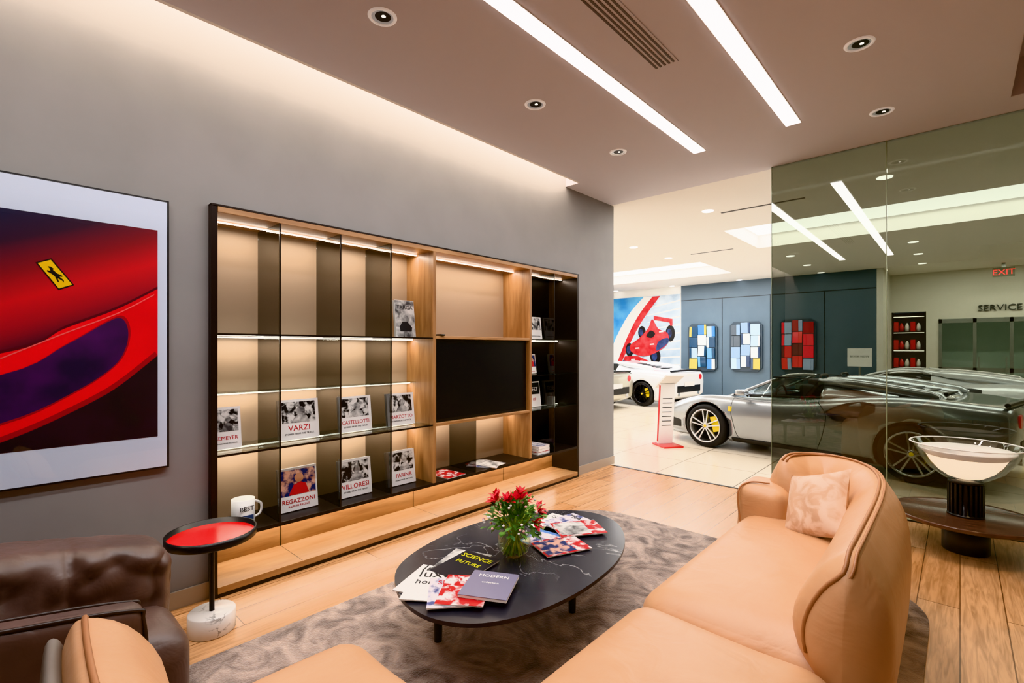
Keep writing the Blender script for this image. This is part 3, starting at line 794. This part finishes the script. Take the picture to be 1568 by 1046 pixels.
# ------------------------------------------------------------------ upholstery
def sweep(b, path, sec, m_, nseg=6, R=.13):
    P = catmull([(p[0], p[1], 0) for p in path], nseg)
    S_ = catmull([(p[0], p[1], 0) for p in sec], 3, True)
    n = len(P); co = sum(p[0] for p in S_)/len(S_); cz = sum(p[1] for p in S_)/len(S_)
    lens = [0]
    for i in range(1, n): lens.append(lens[-1]+(P[i]-P[i-1]).length)
    T = lens[-1]
    def frame(s_):
        for i in range(n-1):
            if s_ <= lens[i+1] or i == n-2:
                t = (s_-lens[i])/(lens[i+1]-lens[i]); p = P[i].lerp(P[i+1], t)
                d = (P[min(i+2, n-1)]-P[max(i-1, 0)]).normalized(); return p, Vector((d.y, -d.x, 0))
    ss = [R*(1-cos(k/8*pi/2)) for k in range(9)]
    mid = max(6, int(T/.05)); ss += [R+(T-2*R)*k/mid for k in range(1, mid)]
    ss += [T-x for x in ss[:9]][::-1]
    vs_ = []; fs = []; rings = []
    for s_ in ss:
        p, nn = frame(s_)
        e_ = min(s_, T-s_)
        k = 1 if e_ >= R else sqrt(max(0, 1-((R-e_)/R)**2))
        k = max(k, .02); ring = []
        for q in S_:
            ring.append(p+nn*(co+(q[0]-co)*k)+Vector((0, 0, cz+(q[1]-cz)*k**.6)))
        vs_ += ring; rings.append(ring)
    m = len(S_)
    for i in range(len(ss)-1):
        for j in range(m): fs.append((i*m+j, i*m+(j+1) % m, (i+1)*m+(j+1) % m, (i+1)*m+j))
    fs.append(tuple(range(m))); fs.append(tuple((len(ss)-1)*m+j for j in range(m))[::-1])
    b.add(vs_, fs, m_, True)
    return rings
def ridge_piping(b, rings, m_, ring0=4, r=.0075):
    mid = rings[len(rings)//2]; jr = max(range(len(mid)), key=lambda j: mid[j].z)
    pts = [rings[ring0][j] for j in range(0, jr)]
    pts += [rings[i][jr] for i in range(ring0, len(rings)-5)]
    out = [pts[0]]
    for p in pts[1:]:
        if (p-out[-1]).length > .012: out.append(p)
    sm = [out[0]]+[(out[i-1]+out[i]*2+out[i+1])/4 for i in range(1, len(out)-1)]+[out[-1]]
    b.tube([p+Vector((0, 0, .003)) for p in sm], r, m_)
    b.tube([p+Vector((.022, .0, -.002)) for p in sm], r*.75, m_)

def warp(amp, sc, seed):
    def f(P):
        n_ = mnoise.noise(Vector((P.x*sc+seed, P.y*sc, P.z*sc)))
        return P+Vector((n_*amp, n_*amp*.6, n_*amp))
    return f
sofa = empty('sofa', (-.7, 2, 0))
b = MB(); b.rbox((-.64, 2.76, .245), (.44, .80, .175), .13, m_peach, 26, .045, fn=warp(.014, 3, 1)); b.build('seat_cushion_far', parent=sofa)
b = MB(); b.rbox((-.665, 1.26, .245), (.40, .705, .175), .13, m_peach, 26, .045, fn=warp(.014, 3, 5)); b.build('seat_cushion_near', parent=sofa)
b = MB(); b.box(-.96, -.36, .68, 3.35, .022, .08, m_black); b.build('plinth', .01, parent=sofa)
b = MB()
sec = [(-.17, .43), (-.18, .56), (-.11, .71), (-.01, .805), (.04, .76), (.10, .64), (.115, .48), (.10, .28), (.05, .12), (-.02, .12), (-.08, .30)]
path = [(-.27, 1.90), (-.27, 2.3), (-.28, 2.9), (-.32, 3.30), (-.42, 3.58), (-.60, 3.72), (-.78, 3.66), (-.88, 3.46)]
rings = sweep(b, path, sec, m_peach)
b.build('backrest', parent=sofa)
b = MB()
ridge_piping(b, rings, m_peachp, 4)
b.tube(catmull([(-1.03, 3.30, .30), (-1.07, 3.34, .55), (-1.02, 3.40, .62), (-.9, 3.42, .63)], 8), .006, m_peachp)
b.build('piping', parent=sofa)
b = MB(); b.rbox((-.94, 3.50, .35), (.16, .16, .27), .09, m_peach, 12, .01, fn=warp(.015, 4, 2)); b.build('armrest', parent=sofa)

def pillow(name, c, s_, T, Mr, m_):
    b = MB()
    def f(sg):
        def g(u, v):
            x = (u*2-1); y = (v*2-1)
            z = sg*T*((1-abs(x)**2.5)*(1-abs(y)**2.5))**.55
            z += .006*sin(7*x+3*y)*(1-x*x)*(1-y*y)
            return Vector((x*s_*(1-.09*(1-abs(y)**2)*abs(x)), y*s_*(1-.09*(1-abs(x)**2)*abs(y)), z))
        return g
    b.grid(f(1), 24, 24, m_); b.grid(f(-1), 24, 24, m_)
    o = b.build(name); o.matrix_world = Matrix.Translation(c) @ Mr; return o
Mr = Matrix.Rotation(radians(-38), 4, 'Z') @ Matrix.Rotation(radians(62), 4, 'X') @ Matrix.Rotation(radians(22), 4, 'Z')
pillow('throw_pillow', (-.60, 3.20, .61), .20, .075, Mr, m_pillow)

arm2 = empty('lounge_armchair', (-1.5, .3, 0))
b = MB(); b.rbox((-1.42, .50, .245), (.34, .50, .175), .14, m_peach, 18, .035, fn=warp(.01, 3, 9)); b.build('seat_cushion', parent=arm2)
b = MB(); b.box(-1.62, -1.2, .1, .85, .022, .08, m_black); b.build('plinth', parent=arm2)
m_taupe = noisy('taupe_leather', srgb(120, 112, 104), srgb(130, 122, 114), 5, rough=.45)
sec2 = [(-.20, .38), (-.19, .53), (-.11, .66), (-.01, .72), (.03, .68), (.05, .55), (.05, .4), (.04, .25), (.02, .10), (-.04, .10), (-.10, .25)]
sec3 = [(.02, .38), (.02, .53), (.03, .62), (.05, .67), (.075, .66), (.085, .55), (.085, .4), (.08, .25), (.07, .10), (.04, .10), (.03, .25)]
b = MB(); rings2 = sweep(b, [(-1.95, .19), (-1.7, .17), (-1.4, .16), (-.95, .17)], sec2, m_peach, R=.10)
sweep(b, [(-1.93, .19), (-1.7, .17), (-1.4, .16), (-.95, .17)], sec3, m_taupe, R=.04); b.build('backrest', parent=arm2)
b = MB(); ridge_piping(b, rings2, m_peachp, 3, r=.008); b.build('piping', parent=arm2)

# brown leather armchair
br = empty('leather_armchair', (-2.4, 0, 0))
def wrinkle(P):
    k = max(0, min(1, (P.z-.2)/.3))
    n_ = abs(mnoise.noise(Vector((P.y*5+P.z*3, P.z*5-P.y*2, 1.7))))
    n4 = abs(mnoise.noise(Vector((P.y*11-P.z*5, P.z*6+P.y*3, 5.2))))
    n2 = mnoise.noise(Vector((P.y*3, P.z*3, 4)))
    zz = -.20*P.y*max(0, min(1, (P.z-.2)/.4))
    seam = -.02*math.exp(-((P.y-.22)/.012)**2)*k
    return P+Vector((.060*n_*k+.040*n4*k+.02*n2+seam, .02*n2, .022*n2+zz+.5*seam))
b = MB(); b.rbox((-2.62, .17, .44), (.16, .37, .33), .09, m_brown, 72, .0, fn=wrinkle); b.build('back_far', parent=br)
b = MB(); b.rbox((-2.64, -.55, .44), (.16, .36, .33), .09, m_brown, 40, .0, fn=wrinkle); b.build('back_near', parent=br)
b = MB(); b.rbox((-2.33, .0, .24), (.20, .54, .20), .10, m_brown, 20, .03); b.build('seat', parent=br)
def slope(P):
    n_ = mnoise.noise(Vector((P.x*3, P.y*3, P.z*3+3)))
    return P+Vector((n_*.015, n_*.01, n_*.01-.18*P.y*max(0, min(1, (P.z-.1)/.4))))
b = MB(); b.rbox((-2.105, -.22, .37), (.055, .60, .31), .04, m_brown, 20, .0, fn=slope); b.build('armrest', parent=br)
b = MB()
for x_ in (-2.062, -2.148):
    b.tube([slope(Vector(p)) for p in catmull([(x_, .375, .1), (x_, .382, .4), (x_, .37, .63), (x_, .32, .672), (x_, -.1, .675), (x_, -.8, .675)], 8)], .007, m_brownp)
for k in range(24):
    z_ = .12+k*.02; q = slope(Vector((-2.049, .29, z_)))
    b.box(-2.052, -2.044, q.y, q.y+.003, z_, z_+.012, m_stitch)
b.build('piping', parent=br)
b = MB()
for x, y in ((-2.72, .4), (-2.2, .35), (-2.72, -.75), (-2.2, -.75)): b.cyl((x, y), .02, .022 if (x > -2.5 and y > 0) else .0, .14, m_black, seg=12)
b.build('legs', parent=br)

# ------------------------------------------------------------------ red side table
b = MB(); cx, cy = -2.93, .815
b.lathe([(0, 0), (.108, 0), (.112, .004), (.112, .1), (.108, .105), (0, .105)], m_marblew, (cx, cy, 0), 48)
b.cyl((cx, cy), .0125, .105, .49, m_black, seg=20)
b.lathe([(0, .485), (.205, .485), (.212, .49), (.212, .53), (.206, .53), (.204, .502), (0, .502)], m_black, (cx, cy, 0), 64)
b.lathe([(0, .5035), (.203, .5035)], m_red, (cx, cy, 0), 64)
b.build('tray_side_table')

# ------------------------------------------------------------------ right table and lamp
m_wdark = noisy('dark_walnut', srgb(66, 46, 38), srgb(96, 68, 56), 4, (1, 8, 1), .22)
b = MB(); cx, cy = .03, 4.93
b.lathe([(0, 0), (.13, 0), (.135, .006), (.135, .235), (0, .235)], m_black, (cx, cy, 0), 48)
b.lathe([(0, .235), (.41, .235), (.425, .245), (.43, .262), (.425, .27), (.41, .262), (0, .262)], m_wdark, (cx, cy, 0), 64)
b.build('round_low_table')
lamp = empty('table_lamp', (cx, cy, .263))
b = MB()
b.lathe([(0, .263), (.105, .263), (.105, .275), (.08, .28), (.08, .5), (.1, .505), (.1, .52), (.04, .525), (0, .525)], m_black, (cx, cy, 0), 48)
for k in range(22):
    b.box(-.007, .007, .08, .103, .278, .503, m_black, Matrix.Translation((cx, cy, 0)) @ Matrix.Rotation(2*pi*k/22, 4, 'Z'))
b.build('fluted_base', parent=lamp)
b = MB()
m_bowl = glass('lamp_glass', (.93, .93, .93, 1), 1.6, extra=.03)
b.lathe([(.06, .525), (.13, .54), (.21, .60), (.27, .69), (.32, .785), (.325, .79), (.315, .785), (.265, .695), (.2, .608), (.12, .548), (.06, .53)], m_bowl, (cx, cy, 0), 64)
b.lathe([(.316, .787), (.322, .793), (.328, .787), (.322, .784), (.316, .787)], m_white, (cx, cy, 0), 64)
b.build('glass_shade', parent=lamp)
b = MB()
m_refl = mat('opal_glow', srgb(250, 240, 225), .4, emit=(1, .80, .58, 1), es=1.8)
m_reft = mat('white_reflector', srgb(238, 232, 226), .3, emit=(1, .86, .70, 1), es=.12)
b.lathe([(.05, .535), (.10, .55), (.155, .59), (.20, .645), (.228, .70)], m_refl, (cx, cy, 0), 64)
b.lathe([(.228, .70), (.275, .745), (.272, .752), (.23, .722), (.19, .70), (.185, .66), (.15, .63), (.08, .61), (0, .605)], m_reft, (cx, cy, 0), 64)
b.build('reflector', parent=lamp)
spot('warm_floor_spot', (.5, 3.5, CH-.05), 140, (1, .70, .42), 80, .8)

# ------------------------------------------------------------------ showroom lectern + sign
b = MB()
T = Matrix.Translation((-3.30, 7.1, 0)) @ Matrix.Rotation(radians(-35), 4, 'Z')
Q = T @ Matrix.Rotation(radians(5), 4, 'Y')
b.box(-.18, .18, -.16, .16, 0, .025, m_red, T)
b.box(-.12, -.08, -.12, .12, .02, .95, m_white, Q)
b.box(-.078, -.07, -.12, .12, .02, .95, m_paper, Q)
b.box(-.118, -.075, -.123, -.119, .05, .93, m_redink, Q)
b.box(-.22, .20, -.15, .15, -.012, .012, m_white, T @ Matrix.Translation((.05, 0, 1.0)) @ Matrix.Rotation(radians(-30), 4, 'Y'))
for k in range(7): b.box(-.068, -.066, -.08, .08, .3+k*.07, .31+k*.07, m_blackink, Q)
b.build('info_lectern', .004)
b = MB()
b.box(-1.84, -1.4, 12.98, 13.0, 1.10, 1.50, m_white); b.cyl((-1.62, 13.02), .02, 0, 1.3, m_alu, seg=16); b.cyl((-1.62, 13.02), .18, 0, .02, m_alu)
b.text('BOOK NOW', .06, m_blackink, Matrix.Translation((-1.62, 12.978, 1.3)) @ Matrix.Rotation(pi/2, 4, 'X'))
b.build('sign_stand')

# ------------------------------------------------------------------ cars
m_tire = mat('tyre_rubber', srgb(22, 22, 23), .7)
m_rim = mat('alloy_rim', srgb(205, 205, 205), .25, .85)
m_rimd = mat('dark_rim', srgb(60, 60, 62), .3, .8)
m_cal = mat('yellow_caliper', srgb(250, 215, 5), .4, emit=srgb(250, 215, 5), es=.15)
m_disc = mat('brake_disc', srgb(80, 80, 82), .35, .9)
m_cglass = mat('car_glass', srgb(14, 18, 20), .06, spec=.8, coat=.5)
m_wscreen = glass('windscreen_glass', (.55, .60, .57, 1), 1.5)
m_tail = mat('tail_lamp', srgb(150, 5, 8), .2, emit=(1, .02, .02, 1), es=.5)
m_trim = mat('carbon_trim', srgb(18, 18, 20), .35)
m_seat = mat('car_seat_leather', srgb(40, 36, 36), .5)
ST = [
 (0.00, .52, .45, .44, .37, .26), (.06, .70, .50, .49, .40, .17), (.20, .86, .56, .59, .46, .13), (.45, .945, .62, .71, .52, .13), (.75, .975, .68, .82, .56, .13),
 (1.05, .985, .745, .875, .58, .13), (1.4, .960, .81, .85, .60, .13), (1.8, .925, .875, .835, .62, .13), (2.3, .91, .90, .855, .62, .13), (2.75, .94, .93, .915, .63, .13),
 (3.15, .99, .97, .985, .64, .13), (3.6, 1.01, .99, 1.02, .66, .13), (4.0, 1.0, .985, 1.0, .66, .14), (4.3, .965, .965, .965, .66, .2), (4.5, .91, .965, .95, .66, .28), (4.57, .83, .92, .90, .64, .36)]
def make_car(name, contact, heading, sc, paint, rim, wheel='front', spider=False):
    hx, hy = heading; L = sqrt(hx*hx+hy*hy); hx /= L; hy /= L
    xl = Vector((-hx, -hy, 0)); yl = Vector((0, 0, 1)).cross(xl)
    R = Matrix(((xl.x, yl.x, 0, 0), (xl.y, yl.y, 0, 0), (0, 0, 1, 0), (0, 0, 0, 1))) @ Matrix.Scale(sc, 4)
    lc = Vector((1.05 if wheel == 'front' else 3.70, -.86, 0))
    off = Vector((contact[0], contact[1], 0))-(R @ lc)
    car = MB(); car.M = Matrix.Translation(off) @ R
    bm = MB()
    sect = lambda s: [(0, s[2]), (.42*s[1], s[2]+.004), (.68*s[1], (s[2]+s[3])/2), (.86*s[1], s[3]), (.955*s[1], s[3]-.09), (s[1], s[4]), (.945*s[1], .36 if s[5] < .3 else s[5]+.05), (.96*s[1], s[5]), (.6*s[1], s[5]-.02), (0, s[5]-.02)]
    vs_ = []; fs = []
    for s in ST:
        h_ = sect(s); vs_ += [(s[0], y, z) for y, z in h_]+[(s[0], -y, z) for y, z in h_[1:-1]][::-1]
    m_ = 18
    for i in range(len(ST)-1):
        for j in range(m_): fs.append((i*m_+j, i*m_+(j+1) % m_, (i+1)*m_+(j+1) % m_, (i+1)*m_+j))
    fs.append(tuple(range(m_))[::-1]); fs.append(tuple((len(ST)-1)*m_+j for j in range(m_)))
    bm.add(vs_, fs, paint, True)
    bo = bm.build('tmp_body', subsurf=2)
    ct_ = MB()
    for wx in (1.05, 3.70):
        for sg in (-1, 1):
            seg = 40; r_ = .385
            p0 = [(wx+r_*cos(2*pi*i/seg), .60*sg, .345+r_*sin(2*pi*i/seg)) for i in range(seg)]
            p1 = [(p[0], 1.3*sg, p[2]) for p in p0]
            ct_.add(p0+p1, [tuple(range(seg)), tuple(range(seg, 2*seg))[::-1]]+[(i, (i+1) % seg, seg+(i+1) % seg, seg+i) for i in range(seg)], m_trim)
    if spider: ct_.box(1.75, 2.62, -.66, .66, .45, 1.3, m_trim)
    co_ = ct_.build('tmp_cut')
    md = bo.modifiers.new('b', 'BOOLEAN'); md.object = co_; md.operation = 'DIFFERENCE'; md.solver = 'EXACT'
    try: md.material_mode = 'TRANSFER'
    except Exception: pass
    bpy.context.view_layer.update()
    me = bpy.data.meshes.new_from_object(bo.evaluated_get(bpy.context.evaluated_depsgraph_get()))
    mats_ = [mm for mm in me.materials] or [paint]
    V = [v.co.copy() for v in me.vertices]; Fc = [tuple(p.vertices) for p in me.polygons]
    ms = [mats_[min(p.material_index, len(mats_)-1)] or paint for p in me.polygons]
    car.add(V, Fc, ms, True)
    bvh = BVHTree.FromPolygons(V, Fc)
    bpy.data.objects.remove(bo); bpy.data.objects.remove(co_)
    def loft(G, chooser, caps=True):
        vs_ = []; fs = []; ms = []
        for g in G:
            x, wb, zb, wt, zt = g
            h_ = [(x, 0, zt+.012), (x, wt*.6, zt+.008), (x, wt, zt-.012), (x, wb, zb+.03), (x, wb*.98, zb-.08), (x, 0, zb-.08)]
            vs_ += h_+[(p[0], -p[1], p[2]) for p in h_[1:-1]][::-1]
        m_ = 10
        for i in range(len(G)-1):
            for j in range(m_):
                mm = chooser((G[i][0]+G[i+1][0])/2, j in (2, 7), j in (0, 1, 8, 9))
                if mm is None: continue
                fs.append((i*m_+j, i*m_+(j+1) % m_, (i+1)*m_+(j+1) % m_, (i+1)*m_+j)); ms.append(mm)
        if caps:
            fs += [tuple(range(m_))[::-1], tuple((len(G)-1)*m_+j for j in range(m_))]; ms += [paint, paint]
        gm = MB(); gm.add(vs_, fs, ms, True); go = gm.build('tmp_g', subsurf=2)
        bpy.context.view_layer.update()
        me = bpy.data.meshes.new_from_object(go.evaluated_get(bpy.context.evaluated_depsgraph_get()))
        mats_ = list(me.materials)
        car.add([v.co.copy() for v in me.vertices], [tuple(p.vertices) for p in me.polygons], [mats_[p.material_index] for p in me.polygons], True)
        bpy.data.objects.remove(go)
    if not spider:
        G = [(1.22, .56, .78, .50, .80), (1.45, .74, .83, .60, .93), (1.75, .82, .85, .62, 1.08), (2.08, .83, .86, .60, 1.18), (2.42, .83, .87, .58, 1.205), (2.68, .83, .89, .57, 1.185), (2.95, .80, .92, .54, 1.13), (3.4, .74, .94, .48, 1.07), (4.0, .64, .93, .40, 1.01)]
        def ch(xm, side, top):
            if side and 1.4 < xm < 2.65: return m_cglass
            if top and xm < 2.0: return m_cglass
            return paint
        loft(G, ch)
    else:
        def ws(u, v):
            t = v*2-1
            x = 1.28+.72*u+.10*t*t*(1-u*.4); z = .80+.385*u-.03*t*t*u
            return Vector((x, t*(.74-.10*u), z+(.04*(1-u))))
        car.grid(ws, 8, 14, m_wscreen)
        car.tube([ws(1, k/12) for k in range(13)], .022, paint)
        for v_ in (0, 1): car.tube([ws(k/8, v_) for k in range(9)], .024, paint)
        for sg in (-1, 1):
            car.grid(lambda u, v: Vector((1.72+.95*u, sg*(.80-.13*v-.01*u), .86+(.30-.03*u)*v*(min(1, .35+u*2.2)))), 12, 5, m_wscreen)
            car.tube([(1.98, sg*.655, 1.165), (2.3, sg*.665, 1.17), (2.67, sg*.66, 1.13)], .008, m_trim)
        for sg in (-1, 1):
            car.rbox((2.40, .36*sg, .78), (.11, .23, .30), .08, m_seat, 10)
            car.rbox((2.44, .36*sg, 1.08), (.06, .13, .08), .05, m_seat, 8)
            car.rbox((2.12, .36*sg, .58), (.24, .22, .09), .06, m_seat, 8)
        # steering wheel on the left-hand side
        car.tube([(1.96, -.36+.17*cos(a*pi/8), .86+.17*sin(a*pi/8)) for a in range(16)], .014, m_trim, closed=True)
        car.box(1.62, 1.86, -.66, .66, .70, .86, m_trim)
        H = [(2.58, .80, .90, .62, 1.10), (2.72, .80, .92, .60, 1.135), (2.95, .79, .93, .56, 1.12), (3.4, .74, .94, .50, 1.065), (4.0, .64, .93, .42, 1.01)]
        loft(H, lambda xm, side, top: paint)
        for sg in (-1, 1):
            car.tube(catmull([(2.57, .38*sg, 1.06), (2.72, .38*sg, 1.075), (3.0, .39*sg, 1.06), (3.5, .40*sg, 1.0), (3.9, .41*sg, .94)], 5), [.09]*2+[.12]*8+[.11]*10+[.05], paint, 16)
            car.tube(catmull([(2.57, .18*sg, 1.0), (2.56, .24*sg, 1.19), (2.56, .38*sg, 1.215), (2.56, .50*sg, 1.19), (2.57, .56*sg, 1.0)], 5), .018, m_trim)
    for sg in (-1, 1):
        if not spider:
            car.tube(catmull([(1.36, .66*sg, .885), (1.62, .66*sg, 1.02), (1.9, .645*sg, 1.125), (2.18, .62*sg, 1.18), (2.5, .60*sg, 1.185), (2.7, .64*sg, 1.13)], 5), .022, paint)
        car.tube(catmull([(1.45, .80*sg, .875), (1.9, .83*sg, .895), (2.4, .835*sg, .91), (2.7, .83*sg, .93)], 5), .012, m_trim)
        car.tube(catmull([(2.58, .58*sg, 1.12 if spider else 1.165), (2.9, .63*sg, 1.13), (3.35, .68*sg, 1.09), (3.9, .68*sg, 1.01)], 5), [.05]*5+[.07]*5+[.07]*5+[.03], paint)
        car.rbox((1.68, 1.0*sg, .93), (.075, .085, .045), .035, paint, 8)
        car.tube([(1.70, .86*sg, .87), (1.69, .95*sg, .91)], .015, m_trim)
    for k in range(6): car.box(2.98+k*.17, 3.04+k*.17, -.26, .26, 1.135-k*.022, 1.15-k*.022, m_trim)
    car.tube([(4.48, -.78, .975), (4.52, -.4, .99), (4.53, 0, .995), (4.52, .4, .99), (4.48, .78, .975)], .028, m_trim)
    def side(x, z, sg, o=.004):
        h_ = bvh.ray_cast(Vector((x, 2*sg, z)), Vector((0, -sg, 0)))
        return h_[0]+Vector((0, o*sg, 0)) if h_[0] is not None else Vector((x, .95*sg, z))
    def topz(x, y, o=.005):
        h_ = bvh.ray_cast(Vector((x, y, 2)), Vector((0, 0, -1)))
        return h_[0]+Vector((0, 0, o)) if h_[0] is not None else Vector((x, y, .6))
    def frontp(y, z, o=.006, d=1):
        h_ = bvh.ray_cast(Vector((-1 if d > 0 else 6, y, z)), Vector((d, 0, 0)))
        return h_[0]-Vector((o*d, 0, 0)) if h_[0] is not None else Vector((.1 if d > 0 else 4.5, y, z))
    for sg in (-1, 1):
        def ln(pts, r_=.004): car.tube([side(p[0], p[1], sg, .001) for p in catmull([(p[0], p[1], 0) for p in pts], 8)], r_, m_trim, 5)
        ln([(1.47, .82), (1.47, .6), (1.53, .3), (1.60, .2)]); ln([(2.66, .86), (2.78, .7), (2.74, .45), (2.66, .22)]); ln([(1.60, .2), (2.66, .22)])
        T1 = [(2.78, .76), (2.98, .87), (3.18, .915), (3.34, .90)]; B1 = [(2.78, .73), (2.9, .64), (3.06, .66), (3.34, .80)]
        t1 = catmull([(p[0], p[1], 0) for p in T1], 4); b1 = catmull([(p[0], p[1], 0) for p in B1], 4)
        car.grid(lambda u, v: side(*(t1[round(u*12)].lerp(b1[round(u*12)], v))[:2], sg), 13, 4, m_trim)
        car.grid(lambda u, v: side(1.46+u*1.85, .14+.07*v, sg, .012), 20, 3, m_trim)
        car.grid(lambda u, v: side(.26+u*.32, .27+.17*v*(1-.3*u), sg, .004), 8, 4, m_trim)
        car.grid(lambda u, v: side(1.455-.03+.055*u, .62+.075*v, sg, .004), 3, 3, m_cal)
        car.grid(lambda u, v: topz(.33+u*.62, sg*(.72+.10*u+(.085-.05*u)*(v-.5)*2*.6)), 14, 5, m_cglass)
        car.cyl((0, 0), .075, 0, .03, m_tail, M=Matrix.Translation(frontp(.60*sg, .80, 0, -1)+Vector((-.02, 0, 0))) @ Matrix.Rotation(pi/2, 4, 'Y'), seg=24)
        car.cyl((0, 0), .055, 0, .06, m_rim, M=Matrix.Translation(Vector((4.5, .5*sg, .36))) @ Matrix.Rotation(pi/2, 4, 'Y'), seg=24)
        car.grid(lambda u, v: frontp(sg*(.20+.48*u), .19+.19*v), 8, 4, m_trim)
    car.grid(lambda u, v: frontp(-.6+1.2*u, .40+.18*v, .006, -1), 10, 4, m_trim)
    car.grid(lambda u, v: frontp(-.25+.5*u, .56+.12*v, .012, -1), 4, 3, m_paper)
    car.tube([topz(.42, -.42, .001), topz(.9, -.5, .001), topz(1.25, -.55, .001)], .004, m_trim, 5)
    car.tube([topz(.42, .42, .001), topz(.9, .5, .001), topz(1.25, .55, .001)], .004, m_trim, 5)
    for wx in (1.05, 3.70):
        for sg in (-1, 1):
            W = Matrix.Translation((wx, .865*sg, .345)) @ Matrix.Rotation(-sg*pi/2, 4, 'X')
            car.lathe([(.27, -.12), (.325, -.12), (.343, -.09), (.345, 0), (.343, .08), (.328, .105), (.285, .112), (.262, .10)], m_tire, seg=48, M=W)
            car.lathe([(.262, .10), (.270, .112), (.256, .116), (.244, .10), (.238, .03), (.235, -.12), (.27, -.12)], rim, seg=48, M=W)
            car.lathe([(0, .0), (.17, .0), (.17, -.02), (0, -.02)], m_disc, seg=36, M=W)
            car.lathe([(0, -.06), (.24, -.06)], m_trim, seg=36, M=W)
            car.box(-.12, .12, .09, .225, -.02, .05, m_cal, M=W @ Matrix.Rotation(radians(-75 if sg < 0 else 75), 4, 'Z'))
            for k in range(5):
                for dd in (-1, 1):
                    S2 = W @ Matrix.Rotation(2*pi*k/5, 4, 'Z')
                    q = [(dd*.004, .03), (dd*.024, .04), (dd*.056, .25), (dd*.034, .25)]
                    car.prism(q, .060, .098, rim, M=S2)
            car.lathe([(0, .10), (.03, .10), (.05, .092), (.058, .05)], rim, seg=24, M=W)
            car.lathe([(0, .104), (.022, .104), (.024, .098)], m_cal, seg=20, M=W)
    return car.build(name, normals=False)
m_silver = mat('silver_paint', srgb(158, 162, 166), .26, .7, coat=1)
m_wpaint = mat('white_car_paint', srgb(225, 226, 228), .3, .1, coat=1)
m_grey3 = mat('grey_car_paint', srgb(170, 165, 150), .3, .3, coat=1)
m_pale = mat('pale_silver_paint', srgb(215, 217, 218), .28, .3, coat=1)
make_car('sports_car', (-2.83, 7.50), (-2.45, .45), .94, m_silver, m_rim, spider=True)
make_car('sports_car', (-6.04, 11.6), (-.985, .12), .94, m_wpaint, m_rimd, 'rear')
make_car('sports_car', (-6.9, 9.5), (-.95, .03), .94, m_grey3, m_rimd, 'rear')
make_car('sports_car', (-1.9, 10.7), (-1, .02), .94, m_pale, m_rim)

# ------------------------------------------------------------------ world, camera
w = bpy.data.worlds.new('World'); scn.world = w; w.use_nodes = True
w.node_tree.nodes['Background'].inputs[0].default_value = (.8, .85, 1, 1)
w.node_tree.nodes['Background'].inputs[1].default_value = .3
cam = bpy.data.cameras.new('Camera'); co = bpy.data.objects.new('Camera', cam); scn.collection.objects.link(co)
co.location = (0, 0, 1.5); co.rotation_euler = (pi/2, 0, radians(42.72))
cam.sensor_width = 36; cam.lens = 36*743/1568; cam.shift_y = .0066; cam.clip_start = .05
scn.camera = co
try: scn.view_settings.view_transform = 'Khronos PBR Neutral'
except Exception: scn.view_settings.view_transform = 'Standard'
scn.view_settings.look = 'None'
scn.view_settings.exposure = 0
